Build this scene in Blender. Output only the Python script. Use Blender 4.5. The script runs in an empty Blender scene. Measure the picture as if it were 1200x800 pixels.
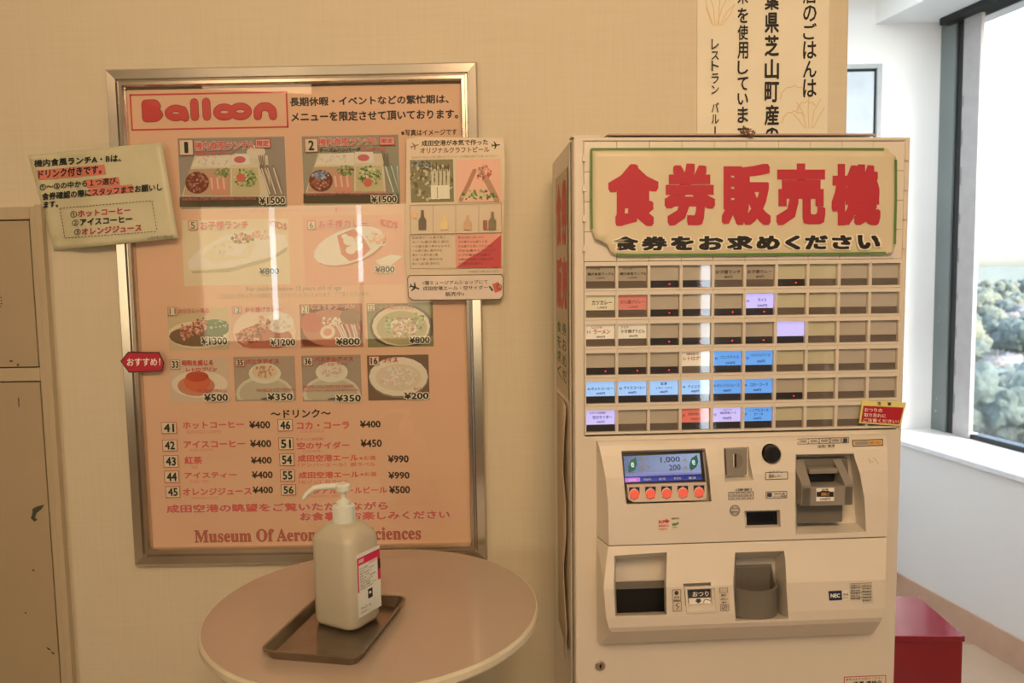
import bpy, bmesh, math, random
from mathutils import Vector, Matrix
random.seed(7)
SC = bpy.context.scene
COL = SC.collection

# ------------------------------------------------------------------ camera
EYE = 1.48
FPX, YAW, PITCH, ROLL = 920.3, -0.0089, 0.0839, -0.018
_f = Vector((math.sin(YAW) * math.cos(PITCH), math.cos(YAW) * math.cos(PITCH), -math.sin(PITCH)))
_r = Vector((math.cos(YAW), -math.sin(YAW), 0))
_u = _r.cross(_f)
CR = math.cos(ROLL) * _r + math.sin(ROLL) * _u
CU = -math.sin(ROLL) * _r + math.cos(ROLL) * _u
CF = _f
CAM = Vector((0, 0, EYE))
cd = bpy.data.cameras.new('camera')
cam = bpy.data.objects.new('camera', cd)
COL.objects.link(cam)
cam.matrix_world = Matrix(((CR.x, CU.x, -CF.x, 0), (CR.y, CU.y, -CF.y, 0), (CR.z, CU.z, -CF.z, EYE), (0, 0, 0, 1)))
cd.sensor_width = 36
cd.lens = 36 * FPX / 1200
cd.clip_start = 0.05
cd.clip_end = 3000
cd.dof.use_dof = True
cd.dof.focus_distance = 1.5
cd.dof.aperture_fstop = 5.6
SC.camera = cam

# ------------------------------------------------------------------ sky, sun, lamps, exposure
w = bpy.data.worlds.new('sky')
SC.world = w
w.use_nodes = True
nt = w.node_tree
bg = nt.nodes['Background']
sky = nt.nodes.new('ShaderNodeTexSky')
sky.sky_type = 'NISHITA'
sky.sun_disc = False
sky.sun_elevation = math.radians(38)
sky.sun_rotation = math.radians(140)
sky.air_density = 1.0
sky.dust_density = 3.0
sky.ozone_density = 1.0
nt.links.new(sky.outputs[0], bg.inputs[0])
bg.inputs[1].default_value = 1.4

sd = bpy.data.lights.new('sun', 'SUN')
sd.energy = 2.6
sd.angle = 0.009
sd.color = (1, .95, .86)
so = bpy.data.objects.new('sun', sd)
COL.objects.link(so)
so.rotation_euler = Vector((-0.60, 0.62, -0.62)).to_track_quat('-Z', 'Y').to_euler()


def area(name, loc, target, sx, sy, watt, color):
    l = bpy.data.lights.new(name, 'AREA')
    l.shape = 'RECTANGLE'
    l.size = sx
    l.size_y = sy
    l.energy = watt
    l.color = color
    o = bpy.data.objects.new(name, l)
    COL.objects.link(o)
    o.location = loc
    o.rotation_euler = (Vector(target) - Vector(loc)).to_track_quat('-Z', 'Y').to_euler()
    return o


WARM = (1.0, .655, .37)
area('ceiling_lamp_light', (0.22, -0.62, 2.55), (0.1, 1.6, 1.9), 0.7, 0.5, 30, WARM)
area('ceiling_lamp_light', (-1.2, -0.6, 2.6), (-0.5, 1.6, 1.2), 0.5, 0.5, 4, WARM)
area('recess_fill_light', (1.3, 2.75, 2.72), (1.3, 2.75, 0), 0.9, 0.9, 19, (.86, .95, 1.0))  # added fill that brightens the white recess walls

SC.view_settings.view_transform = 'Standard'
SC.view_settings.look = 'None'
SC.view_settings.exposure = 0.0
SC.view_settings.gamma = 1.0
SC.view_settings.use_curve_mapping = False


# ------------------------------------------------------------------ projecting photo measurements onto real planes
def ray(px, py):
    return ((px - 600) / FPX) * CR - ((py - 400) / FPX) * CU + CF


class Frame:
    """a local frame: x right, y into the surface, z up"""
    def __init__(s, M):
        s.M = M
        s.I = M.inverted()
        s.o = s.I @ CAM
        s.R = s.I.to_3x3()

    def p(s, px, py, d=0.0):
        """point of the plane local y = -d seen at the pixel, local coordinates"""
        r = s.R @ ray(px, py)
        t = (-d - s.o.y) / r.y
        return s.o + r * t

    def hz(s, px, py, z):
        r = s.R @ ray(px, py)
        return s.o + r * ((z - s.o.z) / r.z)


def mat4(X, Y, Z, O):
    return Matrix(((X[0], Y[0], Z[0], O[0]), (X[1], Y[1], Z[1], O[1]), (X[2], Y[2], Z[2], O[2]), (0, 0, 0, 1)))


WORLD = Frame(Matrix.Identity(4))
WALLY = 1.5875
WALL = Frame(Matrix.Translation((0, WALLY, 0)))
KY, KR = 0.0686, -0.007
_kx = Vector((math.cos(KY), math.sin(KY), KR)).normalized()
_ky = Vector((-math.sin(KY), math.cos(KY), 0)).normalized()
_kz = _kx.cross(_ky)
KD = 1.2511
KIO = Frame(mat4(_kx, _ky, _kz, Vector((0.0848, KD, EYE)) - _kz * EYE))
KW = 0.55
_b = WORLD.hz(1131, 747, 0.0)
RW = Frame(mat4((.2006, -.9797, 0), (.9797, .2006, 0), (0, 0, 1), (_b.x, _b.y, 0)))


# ------------------------------------------------------------------ colour and materials
def lin(c):
    c = c / 255
    return c / 12.92 if c <= .04045 else ((c + .055) / 1.055) ** 2.4


ILL = (.86, .60, .37)


def alb(R, G, B, k=1.0):
    """surface colour that reads as the photographed colour under the warm lamps"""
    return tuple(min(.93, max(.012, lin(v) / i * k)) for v, i in zip((R, G, B), ILL)) + (1,)


def day(R, G, B):
    return (lin(R), lin(G), lin(B), 1)


MATS = {}


def mat(name, color=(.8, .8, .8, 1), rough=.5, metal=0, emit=None, es=1, noise=None, bump=None, spec=.5, coat=0, trans=0, ior=1.45, sss=0):
    if name in MATS:
        return MATS[name]
    m = bpy.data.materials.new(name)
    m.use_nodes = True
    t = m.node_tree
    b = t.nodes['Principled BSDF']
    b.inputs['Base Color'].default_value = color
    b.inputs['Roughness'].default_value = rough
    b.inputs['Metallic'].default_value = metal
    b.inputs['Specular IOR Level'].default_value = spec
    b.inputs['Coat Weight'].default_value = coat
    b.inputs['Coat Roughness'].default_value = .06
    b.inputs['Transmission Weight'].default_value = trans
    b.inputs['IOR'].default_value = ior
    if sss:
        b.inputs['Subsurface Weight'].default_value = sss
        b.inputs['Subsurface Radius'].default_value = (.03, .03, .02)
    if emit:
        b.inputs['Emission Color'].default_value = emit
        b.inputs['Emission Strength'].default_value = es
    tc = t.nodes.new('ShaderNodeTexCoord')
    amt, sc = noise or (.05, 14)
    n = t.nodes.new('ShaderNodeTexNoise')
    n.inputs['Scale'].default_value = sc
    n.inputs['Detail'].default_value = 4
    t.links.new(tc.outputs['Object'], n.inputs['Vector'])
    mx = t.nodes.new('ShaderNodeMix')
    mx.data_type = 'RGBA'
    mx.inputs[6].default_value = color
    mx.inputs[7].default_value = tuple(c * (1 - amt * 3) for c in color[:3]) + (1,)
    r = t.nodes.new('ShaderNodeMapRange')
    r.inputs[1].default_value = .35
    r.inputs[2].default_value = .8
    t.links.new(n.outputs['Fac'], r.inputs[0])
    t.links.new(r.outputs[0], mx.inputs[0])
    t.links.new(mx.outputs[2], b.inputs['Base Color'])
    if bump:
        amt, sc = bump
        n2 = t.nodes.new('ShaderNodeTexNoise')
        n2.inputs['Scale'].default_value = sc
        t.links.new(tc.outputs['Object'], n2.inputs['Vector'])
        bp = t.nodes.new('ShaderNodeBump')
        bp.inputs['Strength'].default_value = amt
        bp.inputs['Distance'].default_value = .002
        t.links.new(n2.outputs['Fac'], bp.inputs['Height'])
        t.links.new(bp.outputs[0], b.inputs['Normal'])
    MATS[name] = m
    return m


def mat_ink(name, rough=.6, coat=0, nz=.05):
    m = mat(name, rough=rough, coat=coat)
    t = m.node_tree
    at = t.nodes.new('ShaderNodeAttribute')
    at.attribute_name = 'Ink'
    mx = [n for n in t.nodes if n.type == 'MIX'][0]
    hs = t.nodes.new('ShaderNodeHueSaturation')
    hs.inputs['Value'].default_value = 1 - nz
    t.links.new(at.outputs['Color'], hs.inputs['Color'])
    t.links.new(at.outputs['Color'], mx.inputs[6])
    t.links.new(hs.outputs[0], mx.inputs[7])
    return m


def mat_glass(name, tint=(1, 1, 1, 1), ior=1.5, rough=0.0, gain=1.0):
    """thin clear pane: Fresnel mix of a mirror and a clear sheet"""
    m = bpy.data.materials.new(name)
    m.use_nodes = True
    t = m.node_tree
    t.nodes.clear()
    out = t.nodes.new('ShaderNodeOutputMaterial')
    mix = t.nodes.new('ShaderNodeMixShader')
    fr = t.nodes.new('ShaderNodeFresnel')
    fr.inputs['IOR'].default_value = ior
    tr = t.nodes.new('ShaderNodeBsdfTransparent')
    tr.inputs[0].default_value = tint
    gl = t.nodes.new('ShaderNodeBsdfGlossy')
    gl.inputs['Roughness'].default_value = rough
    mu = t.nodes.new('ShaderNodeMath')
    mu.operation = 'MULTIPLY'
    mu.inputs[1].default_value = gain
    # a thin sheet has no total internal reflection: invert the index on the way out
    ge = t.nodes.new('ShaderNodeNewGeometry')
    iv = t.nodes.new('ShaderNodeMapRange')
    iv.inputs[3].default_value = ior
    iv.inputs[4].default_value = 1 / ior
    t.links.new(ge.outputs['Backfacing'], iv.inputs[0])
    t.links.new(iv.outputs[0], fr.inputs['IOR'])
    t.links.new(fr.outputs[0], mu.inputs[0])
    t.links.new(mu.outputs[0], mix.inputs[0])
    t.links.new(tr.outputs[0], mix.inputs[1])
    t.links.new(gl.outputs[0], mix.inputs[2])
    t.links.new(mix.outputs[0], out.inputs[0])
    MATS[name] = m
    return m


def mat_weave(name, color, color2, sc=170, bump=.14):
    """linen wallpaper: crossed stretched noise"""
    m = mat(name, color, .75)
    t = m.node_tree
    b = t.nodes['Principled BSDF']
    tc = t.nodes.new('ShaderNodeTexCoord')
    ns = []
    for s in ((6, 1, sc), (sc, 1, 6), (1.2, 1.2, 1.2)):
        mp = t.nodes.new('ShaderNodeMapping')
        mp.inputs['Scale'].default_value = s
        t.links.new(tc.outputs['Object'], mp.inputs[0])
        n = t.nodes.new('ShaderNodeTexNoise')
        n.inputs['Scale'].default_value = 1
        n.inputs['Detail'].default_value = 2
        t.links.new(mp.outputs[0], n.inputs['Vector'])
        ns.append(n)
    a = t.nodes.new('ShaderNodeMath')
    a.operation = 'ADD'
    t.links.new(ns[0].outputs['Fac'], a.inputs[0])
    t.links.new(ns[1].outputs['Fac'], a.inputs[1])
    r = t.nodes.new('ShaderNodeMapRange')
    r.inputs[1].default_value = .75
    r.inputs[2].default_value = 1.3
    t.links.new(a.outputs[0], r.inputs[0])
    mx = [n for n in t.nodes if n.type == 'MIX'][0]
    mx.inputs[6].default_value = color
    mx.inputs[7].default_value = color2
    t.links.new(r.outputs[0], mx.inputs[0])
    bp = t.nodes.new('ShaderNodeBump')
    bp.inputs['Strength'].default_value = bump
    bp.inputs['Distance'].default_value = .0008
    t.links.new(a.outputs[0], bp.inputs['Height'])
    t.links.new(bp.outputs[0], b.inputs['Normal'])
    return m


M_INK = mat_ink('printed_ink_on_paper', .55)
M_INKG = mat_ink('printed_ink_glossy', .3)
M_PLAST = mat('cream_plastic', alb(214, 179, 138), .38, noise=(.02, 5))
M_STEEL = mat('cream_painted_steel', alb(212, 177, 136), .32, noise=(.02, 4))
M_BLACK = mat('black_void', (.006, .006, .007, 1), .5)
M_DARK = mat('dark_gap', (.03, .025, .02, 1), .7)
M_BROWN = mat('taupe_plastic', alb(140, 116, 88), .42)
M_BROWN2 = mat('dark_taupe_plastic', alb(112, 92, 68), .45)
M_MET = mat('satin_aluminium', (.66, .62, .56, 1), .22, metal=1, noise=(.05, 9))
M_WHITEP = mat('white_plastic', alb(214, 190, 150), .4, sss=.1)


# ------------------------------------------------------------------ objects
def link(name, me, parent=None, M=None, loc=None):
    o = bpy.data.objects.new(name, me)
    COL.objects.link(o)
    if parent is not None:
        o.parent = parent
        if parent.get('_base') is not None:
            o.location = tuple(-Vector(parent['_base']))
    if M is not None:
        o.matrix_world = M
    if loc is not None:
        o.location = loc
    return o


def tag(o, label=None, cat=None, group=None, kind=None):
    if label:
        o['label'] = label
    if cat:
        o['category'] = cat
    if group:
        o['group'] = group
    if kind:
        o['kind'] = kind
    return o


BASES = []


def root(name, frame, base, label=None, cat=None, group=None, kind=None):
    o = bpy.data.objects.new(name, None)
    COL.objects.link(o)
    o.empty_display_size = .05
    o.matrix_world = frame.M @ Matrix.Translation(base)
    o['_base'] = list(base)
    BASES.append(o)
    return tag(o, label, cat, group, kind)


class MB:
    def __init__(s):
        s.v, s.f, s.mi, s.c = [], [], [], []

    def add(s, v, f, mi=0, c=None):
        n = len(s.v)
        s.v += [tuple(x) for x in v]
        for q in f:
            s.f.append(tuple(i + n for i in q))
            s.mi.append(mi)
            s.c.append(c)
        return s

    def box(s, x0, x1, y0, y1, z0, z1, mi=0, c=None):
        v = [(x, y, z) for x in (x0, x1) for y in (y0, y1) for z in (z0, z1)]
        return s.add(v, [(0, 1, 3, 2), (4, 6, 7, 5), (0, 4, 5, 1), (2, 3, 7, 6), (0, 2, 6, 4), (1, 5, 7, 3)], mi, c)

    def loft(s, rings, mi=0, c=None, caps=True):
        n = len(rings[0])
        v = [p for r in rings for p in r]
        f = []
        for k in range(len(rings) - 1):
            for i in range(n):
                j = (i + 1) % n
                f.append((k * n + i, k * n + j, (k + 1) * n + j, (k + 1) * n + i))
        if caps:
            f.append(tuple(range(n))[::-1])
            f.append(tuple((len(rings) - 1) * n + i for i in range(n)))
        return s.add(v, f, mi, c)

    def prism(s, pts, d, mi=0, c=None):
        """pts: front outline (list of Vector); d: offset vector to the back"""
        d = Vector(d)
        return s.loft([[Vector(p) for p in pts], [Vector(p) + d for p in pts]], mi, c)

    def lathe(s, prof, center=(0, 0, 0), n=28, mi=0, c=None, axis='Z'):
        rings = []
        cx, cy, cz = center
        for r, h in prof:
            ring = []
            for i in range(n):
                a = 2 * math.pi * i / n
                if axis == 'Z':
                    ring.append((cx + r * math.cos(a), cy + r * math.sin(a), cz + h))
                else:
                    ring.append((cx + r * math.cos(a), cy + h, cz + r * math.sin(a)))
            rings.append(ring)
        return s.loft(rings, mi, c)

    def tube(s, pts, r, n=10, mi=0, c=None, ry=None):
        pts = [Vector(p) for p in pts]
        rings = []
        for i, p in enumerate(pts):
            a = pts[max(0, i - 1)]
            b = pts[min(len(pts) - 1, i + 1)]
            t = (b - a).normalized()
            up = Vector((0, 0, 1)) if abs(t.z) < .9 else Vector((1, 0, 0))
            x = t.cross(up).normalized()
            y = x.cross(t)
            rr = r[i] if isinstance(r, (list, tuple)) else r
            rings.append([p + x * rr * math.cos(2 * math.pi * k / n) + y * rr * (ry or 1) * math.sin(2 * math.pi * k / n) for k in range(n)])
        return s.loft(rings, mi, c)

    def mesh(s, name, mats, smooth=False):
        me = bpy.data.meshes.new(name)
        me.from_pydata(s.v, [], s.f)
        for m in (mats if isinstance(mats, (list, tuple)) else [mats]):
            me.materials.append(m)
        me.polygons.foreach_set('material_index', s.mi)
        if any(c is not None for c in s.c):
            at = me.color_attributes.new('Ink', 'FLOAT_COLOR', 'CORNER')
            buf = []
            for q, c in zip(s.f, s.c):
                buf += list(c or (.8, .8, .8, 1)) * len(q)
            at.data.foreach_set('color', buf)
        bm = bmesh.new()
        bm.from_mesh(me)
        if not any(c is not None for c in s.c):
            bmesh.ops.recalc_face_normals(bm, faces=bm.faces)
        bm.to_mesh(me)
        bm.free()
        if smooth:
            me.polygons.foreach_set('use_smooth', [True] * len(me.polygons))
        me.update()
        return me

    def build(s, name, mats, parent=None, M=None, smooth=False, bevel=0, seg=2, auto=False, **kw):
        me = s.mesh(name, mats, smooth)
        o = link(name, me, parent, M)
        if bevel:
            b = o.modifiers.new('bevel', 'BEVEL')
            b.width = bevel
            b.segments = seg
            b.limit_method = 'ANGLE'
            b.angle_limit = math.radians(32)
            b.use_clamp_overlap = True
            b.harden_normals = False
        return tag(o, **kw)


def bake_bool(o, cutters):
    """cut the cutters out of o for good"""
    for c in cutters:
        m = o.modifiers.new('cut', 'BOOLEAN')
        m.operation = 'DIFFERENCE'
        m.solver = 'EXACT'
        m.object = c
    bpy.context.view_layer.update()
    dg = bpy.context.evaluated_depsgraph_get()
    me = bpy.data.meshes.new_from_object(o.evaluated_get(dg))
    o.modifiers.clear()
    o.data = me
    for c in cutters:
        bpy.data.objects.remove(c)
    return o


# ------------------------------------------------------------------ flat print: lettering and pictures in coloured ink
GL = {}


def glyph(body, bold):
    k = (body, 0)
    if k not in GL:
        cu = bpy.data.curves.new('t', 'FONT')
        cu.body = body
        cu.size = 1
        cu.resolution_u = 2
        ob = bpy.data.objects.new('t', cu)
        COL.objects.link(ob)
        bpy.context.view_layer.update()
        dg = bpy.context.evaluated_depsgraph_get()
        me = bpy.data.meshes.new_from_object(ob.evaluated_get(dg))
        GL[k] = ([(v.co.x, v.co.y) for v in me.vertices], [tuple(p.vertices) for p in me.polygons])
        bpy.data.objects.remove(ob)
        bpy.data.curves.remove(cu)
        bpy.data.meshes.remove(me)
    v, f = GL[k]
    if bold <= 0:
        return v, f
    b = bold
    sh = [(b, 0), (-b, 0), (0, b), (0, -b)] if b < .02 else [(b, b * .4), (-b, -b * .4), (-b * .4, b), (b * .4, -b)]
    if b > .045:
        sh = [(b * x, b * y) for x, y in ((1, 1), (1, .5), (1, 0), (1, -.5), (1, -1), (.5, -1), (0, -1), (-.5, -1), (-1, -1), (-1, -.5), (-1, 0), (-1, .5), (-1, 1), (-.5, 1), (0, 1), (.5, 1), (0, 0))]
    V, F = [], []
    for dx, dy in sh:
        n = len(V)
        V += [(x + dx, y + dy) for x, y in v]
        F += [tuple(i + n for i in q) for q in f]
    return V, F


def gd(body, i):
    """depth of copy i: shifted copies never share a plane"""
    return (i // len(GL[(body, 0)][0])) * .000007


class Print:
    STEP = .00007

    def __init__(s, frame, d=0.0):
        s.fr, s.d, s.mb, s.lay, s.clip = frame, d, MB(), 1, None

    def D(s, px, py):
        return s.d(px, py) if callable(s.d) else s.d

    def pt(s, px, py, L=None):
        if s.clip:
            x0, y0, x1, y1 = s.clip
            px = min(max(px, x0), x1)
            py = min(max(py, y0), y1)
        L = s.lay if L is None else L
        return s.fr.p(px, py, s.D(px, py) + L * s.STEP)

    def poly(s, pts, col, L=None, auto=True):
        if L is None:
            s.lay += 1
        P = [s.pt(x, y, L) for x, y in pts]
        n = sum(((P[i] - P[0]).cross(P[i + 1] - P[0]) for i in range(1, len(P) - 1)), Vector())
        if n.y > 0:
            P = P[::-1]
        s.mb.add(P, [tuple(range(len(P)))], 0, col)
        return s

    def rect(s, x0, y0, x1, y1, col, L=None):
        if L is None:
            s.lay += 1
        a, b, c, e = s._al(x0, y0, x1, y1, s.lay if L is None else L)
        s.mb.add([(a, b[1], c), (b[0], b[1], c), (b[0], b[1], e), (a, b[1], e)], [(0, 1, 2, 3)], 0, col)
        return s

    def _al(s, x0, y0, x1, y1, L):
        xm, ym = (x0 + x1) / 2, (y0 + y1) / 2
        l = s.pt(x0, ym, L)
        r = s.pt(x1, ym, L)
        t = s.pt(xm, y0, L)
        b = s.pt(xm, y1, L)
        return l.x, (r.x, (l.y + r.y) / 2), b.z, t.z

    def border(s, x0, y0, x1, y1, col, w=.8):
        s.lay += 1
        L = s.lay
        xa, (xb, y), za, zb = s._al(x0, y0, x1, y1, L)
        ww = abs(xb - xa) / (x1 - x0) * w
        for a, b, c, e in ((xa, xb, zb - ww, zb), (xa, xb, za, za + ww), (xa, xa + ww, za, zb), (xb - ww, xb, za, zb)):
            s.mb.add([(a, y, c), (b, y, c), (b, y, e), (a, y, e)], [(0, 1, 2, 3)], 0, col)
        return s

    def ell(s, cx, cy, rx, ry, col, rot=0, n=18, a0=0, a1=360):
        ca, sa = math.cos(math.radians(rot)), math.sin(math.radians(rot))
        pts = []
        full = a1 - a0 >= 360
        for i in range(n if full else n + 1):
            a = math.radians(a0 + (a1 - a0) * i / n)
            x, y = rx * math.cos(a), ry * math.sin(a)
            pts.append((cx + x * ca - y * sa, cy + x * sa + y * ca))
        return s.poly(pts, col)

    def ring(s, cx, cy, rx, ry, wd, col, n=24):
        s.lay += 1
        for i in range(n):
            a, b = 2 * math.pi * i / n, 2 * math.pi * (i + 1) / n
            q = [(cx + (rx + k) * math.cos(t), cy + (ry + k) * math.sin(t)) for t, k in ((a, wd / 2), (b, wd / 2), (b, -wd / 2), (a, -wd / 2))]
            s.poly(q, col, s.lay)
        return s

    def thick(s, pts, wd, col, capn=8):
        s.lay += 1
        for (x0, y0), (x1, y1) in zip(pts, pts[1:]):
            l = math.hypot(x1 - x0, y1 - y0) or 1
            nx, ny = -(y1 - y0) / l * wd / 2, (x1 - x0) / l * wd / 2
            s.poly([(x0 + nx, y0 + ny), (x1 + nx, y1 + ny), (x1 - nx, y1 - ny), (x0 - nx, y0 - ny)], col, s.lay)
        if capn:
            for i, (x, y) in enumerate(pts):
                s.poly([(x + wd / 2 * math.cos(2 * math.pi * k / capn), y + wd / 2 * math.sin(2 * math.pi * k / capn)) for k in range(capn)], col, s.lay + .12 + .02 * (i % 3))
        return s

    def cluster(s, cx, cy, rx, ry, cols, n, sz, rot=0):
        ca, sa = math.cos(math.radians(rot)), math.sin(math.radians(rot))
        for i in range(n):
            a = random.random() * 6.283
            k = math.sqrt(random.random())
            x, y = rx * k * math.cos(a), ry * k * math.sin(a)
            X, Y = cx + x * ca - y * sa, cy + x * sa + y * ca
            s.lay += .06
            r = sz * random.uniform(.5, 1.1)
            o = random.random() * 6
            s.poly([(X + r * random.uniform(.6, 1.2) * math.cos(o + j * 1.257), Y + r * random.uniform(.6, 1.2) * math.sin(o + j * 1.257)) for j in range(5)], random.choice(cols), s.lay)
        return s

    def text(s, body, x0, y0, x1, y1, col, bold=.0, slope=None, halo=None, hb=.03, skew=0, shear=0):
        v0, _ = glyph(body, bold)
        if not v0:
            return s
        ax, bx = min(v[0] for v in v0), max(v[0] for v in v0)
        ay, by = min(v[1] for v in v0), max(v[1] for v in v0)
        for bb, cc in (((bold + hb), halo), (bold, col)):
            if cc is None:
                continue
            s.lay += 1 if halo is None else 2
            v, f = glyph(body, bb)
            L = s.lay
            if slope is None:
                xa, (xb, y), za, zb = s._al(x0, y0, x1, y1, L)
                P = [(xa + (xb - xa) * (a - ax) / (bx - ax), y - gd(body, i), za + (zb - za) * (b - ay) / (by - ay)) for i, (a, b) in enumerate(v)]
            else:
                P = []
                for i, (a, b) in enumerate(v):
                    X = x0 + (x1 - x0) * (a - ax) / (bx - ax)
                    Y = y1 + (y0 - y1) * (b - ay) / (by - ay)
                    P.append(s.fr.p(X + skew * (Y - y0), Y + slope * (X - x0), s.D(X, Y) + L * s.STEP + gd(body, i)))
            s.mb.add(P, f, 0, cc)
        return s

    def column(s, items, x0, x1, col, bold=0):
        for ch, a, b in items:
            s.text(ch, x0, a, x1, b, col, bold)
        return s

    def done(s, name, parent, m=None, **kw):
        o = s.mb.build(name, m or M_INK, parent, **kw)
        return o


# =================================================================== THE SETTING
M_WP = mat_weave('linen_wallpaper', alb(206, 171, 124), alb(202, 167, 120))
M_WHITE = mat('white_painted_wall', (.80, .81, .80, 1), .7, noise=(.01, 3), bump=(.2, 160))
M_CEIL = mat('ceiling_white', (.75, .72, .66, 1), .8)
M_ROOM = mat('warm_room_wall', (.42, .32, .23, 1), .8)

XL, YB, ZC = -2.6, -3.3, 2.75
xend = WALL.p(993, 80).x
BWY = (RW.M @ Vector((RW.p(1095, 400, -.30).x, .30, 0))).y      # the white wall behind the partition


def struct(mb, name, m, frame=None, **kw):
    return mb.build(name, m, M=(frame.M if frame else None), kind='structure', **kw)


m_ = MB()
m_.box(0, xend - XL, 0, .12, 0, ZC)
o = struct(m_, 'wall_front', M_WP)
o.location = (XL, WALLY, 0)
struct(MB().box(xend - .1, xend - .001, WALLY + .121, BWY, 0, ZC), 'wall_return', M_WHITE)
struct(MB().box(XL - .1, XL, YB, WALLY + .12, 0, ZC), 'wall_left', M_ROOM)


def xo(y):
    return _b.x + .505 - (y - _b.y) * .2048


foot = [Vector((XL - .1, YB - .1, 0)), Vector((xo(YB - .1), YB - .1, 0)), Vector((xo(BWY + .14), BWY + .14, 0)), Vector((XL - .1, BWY + .14, 0))]
struct(MB().prism([p + Vector((0, 0, ZC)) for p in foot], (0, 0, .1)), 'ceiling', M_CEIL)
struct(MB().prism([p + Vector((0, 0, -.12)) for p in foot], (0, 0, .116)), 'floor', mat('screed', (.12, .09, .07, 1), .9))
FLOOR = bpy.data.objects['floor']
tile_m = [mat('floor_vinyl_tile', day(196, 172, 148), .35, noise=(.04, 6)), mat('floor_vinyl_tile_worn', day(188, 163, 138), .4, noise=(.05, 7))]
T = .45
tme = [MB().box(.0015, T - .0015, .0015, T - .0015, -.004, 0).mesh('tile', t) for t in tile_m]
for i in range(13):
    for j in range(16):
        x, y = XL + i * T, YB + j * T
        if y > BWY or x + T > 3.15:
            continue
        o = link('tile', random.choice(tme), FLOOR, loc=(x, y, 0))

# right wall with window, built in its own frame (x toward the camera, y outward)
SD = .30                                        # window plane behind the wall face
zs = RW.p(1059, 516).z                          # sill top
zs0 = RW.p(1059, 522).z
WX0 = RW.p(1095, 400, -SD).x                    # where the window frame begins
xb_end = (RW.M @ Vector((WX0, SD, 0))).x
WX1 = RW.p(1200, 400, -SD).x + .55
ZT = RW.p(1155, 5, -SD).z                       # window head
struct(MB().box(-.75, 6.6, .001, .5, 0, zs0), 'wall_right_lower', M_WHITE, RW)
struct(MB().box(WX1, 6.6, 0, .5, zs, ZC), 'wall_right', M_WHITE, RW)
struct(MB().box(-.75, WX1, 0, .5, ZT + .0, ZC), 'wall_right_upper', M_WHITE, RW)
M_SILL = mat('white_stone_sill', (.82, .84, .86, 1), .18)
struct(MB().box(-.75, WX1, -.012, SD + .06, zs0, zs), 'trim_1', M_SILL, RW, bevel=.003)
zb = RW.p(1131, 713).z
M_BASE = mat('tan_vinyl_baseboard', day(205, 172, 148), .45)
struct(MB().box(-.75, 6.6, -.008, 0, 0, zb), 'baseboard_right', M_BASE, RW, bevel=.002)
struct(MB().box(xend - .1, xb_end - .002, BWY, BWY + .14, 0, ZC), 'wall_back', M_WHITE)
struct(MB().box(xend - .001, xb_end - .2, BWY - .008, BWY, 0, zb), 'baseboard_back', M_BASE, bevel=.002)

# window 1
wf = root('window_1', RW, (WX0, SD, zs), kind='structure')
M_GREY = mat('grey_green_painted_steel', (.16, .19, .19, 1), .5, noise=(.05, 4))
M_WGASK = mat('window_black_gasket', (.012, .014, .014, 1), .5)
M_SASH = mat('silver_window_sash', (.36, .35, .355, 1), .4, noise=(.04, 20))
X = lambda px: RW.p(px, 400, -SD).x
MB().box(X(1095), X(1112), SD - .008, SD + .008, zs, ZT).build('side_post', M_GREY, wf, bevel=.002)
MB().box(X(1112), X(1122), SD + .002, SD + .008, zs, ZT).build('gasket', M_WGASK, wf)
MB().box(X(1122), X(1141.5), SD - .014, SD + .008, zs, ZT).build('sash', M_SASH, wf, bevel=.003)
b = MB()
for k in range(9):
    z = zs + .1 + k * .17
    b.box(X(1123), X(1124), SD - .015, SD - .014, z, z + random.uniform(.02, .09))
b.build('sash_wear', M_GREY, wf)
MB().box(X(1141.5), WX1, SD - .005, SD + .05, zs + .0005, zs + .022).build('bottom_gasket', M_WGASK, wf, bevel=.002)
MB().box(X(1104), WX1, SD - .06, SD + .05, ZT - .03, ZT + .02).build('head_rail', M_WGASK, wf, bevel=.003)
for q in ((1099, 362), (1097.5, 377), (1094.8, 467), (1093.8, 481)):
    p = RW.p(q[0] + 3.5, q[1], -(SD - .008))
    MB().lathe([(.004, 0), (.004, -.003), (.002, -.005)], (p.x, SD - .008, p.z), 10, axis='Y').build('screw', M_MET, wf)
mat_glass('window_glass', (.96, .98, .985, 1))
MB().box(X(1141.5), WX1, SD + .001, SD + .006, zs + .02, ZT - .02).build('glass_pane', MATS['window_glass'], wf)

# door in the white back wall
BW = Frame(Matrix.Translation((0, BWY, 0)))
dr = root('door_1', BW, (BW.p(1010, 300).x, 0, 0), kind='structure')
M_DF = mat('pale_grey_door_frame', (.40, .43, .45, 1), .45)
M_DL = mat('pale_blue_door_leaf', (.50, .57, .64, 1), .5)
a, bq = BW.p(1031, 130).x, BW.p(1025.5, 130).x
zt, zt2 = BW.p(1010, 76).z, BW.p(1010, 81.5).z
left = xend + .02
b = MB()
b.box(bq, a, -.018, 0, 0, zt)
b.box(left, bq, -.018, 0, zt2, zt)
b.build('door_frame', M_DF, dr, bevel=.002)
MB().box(left, bq, -.003, -.0005, 0, zt2).build('door_gap', M_WGASK, dr)
MB().box(left + .02, bq - .012, -.012, -.004, .006, zt2 - .012).build('door_leaf', M_DL, dr, bevel=.002)
MB().tube([(left + .12, -.012, 1.0), (left + .12, -.05, 1.0), (left + .24, -.05, 1.0)], .009, 8).build('door_handle', M_MET, dr, smooth=True)

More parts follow.
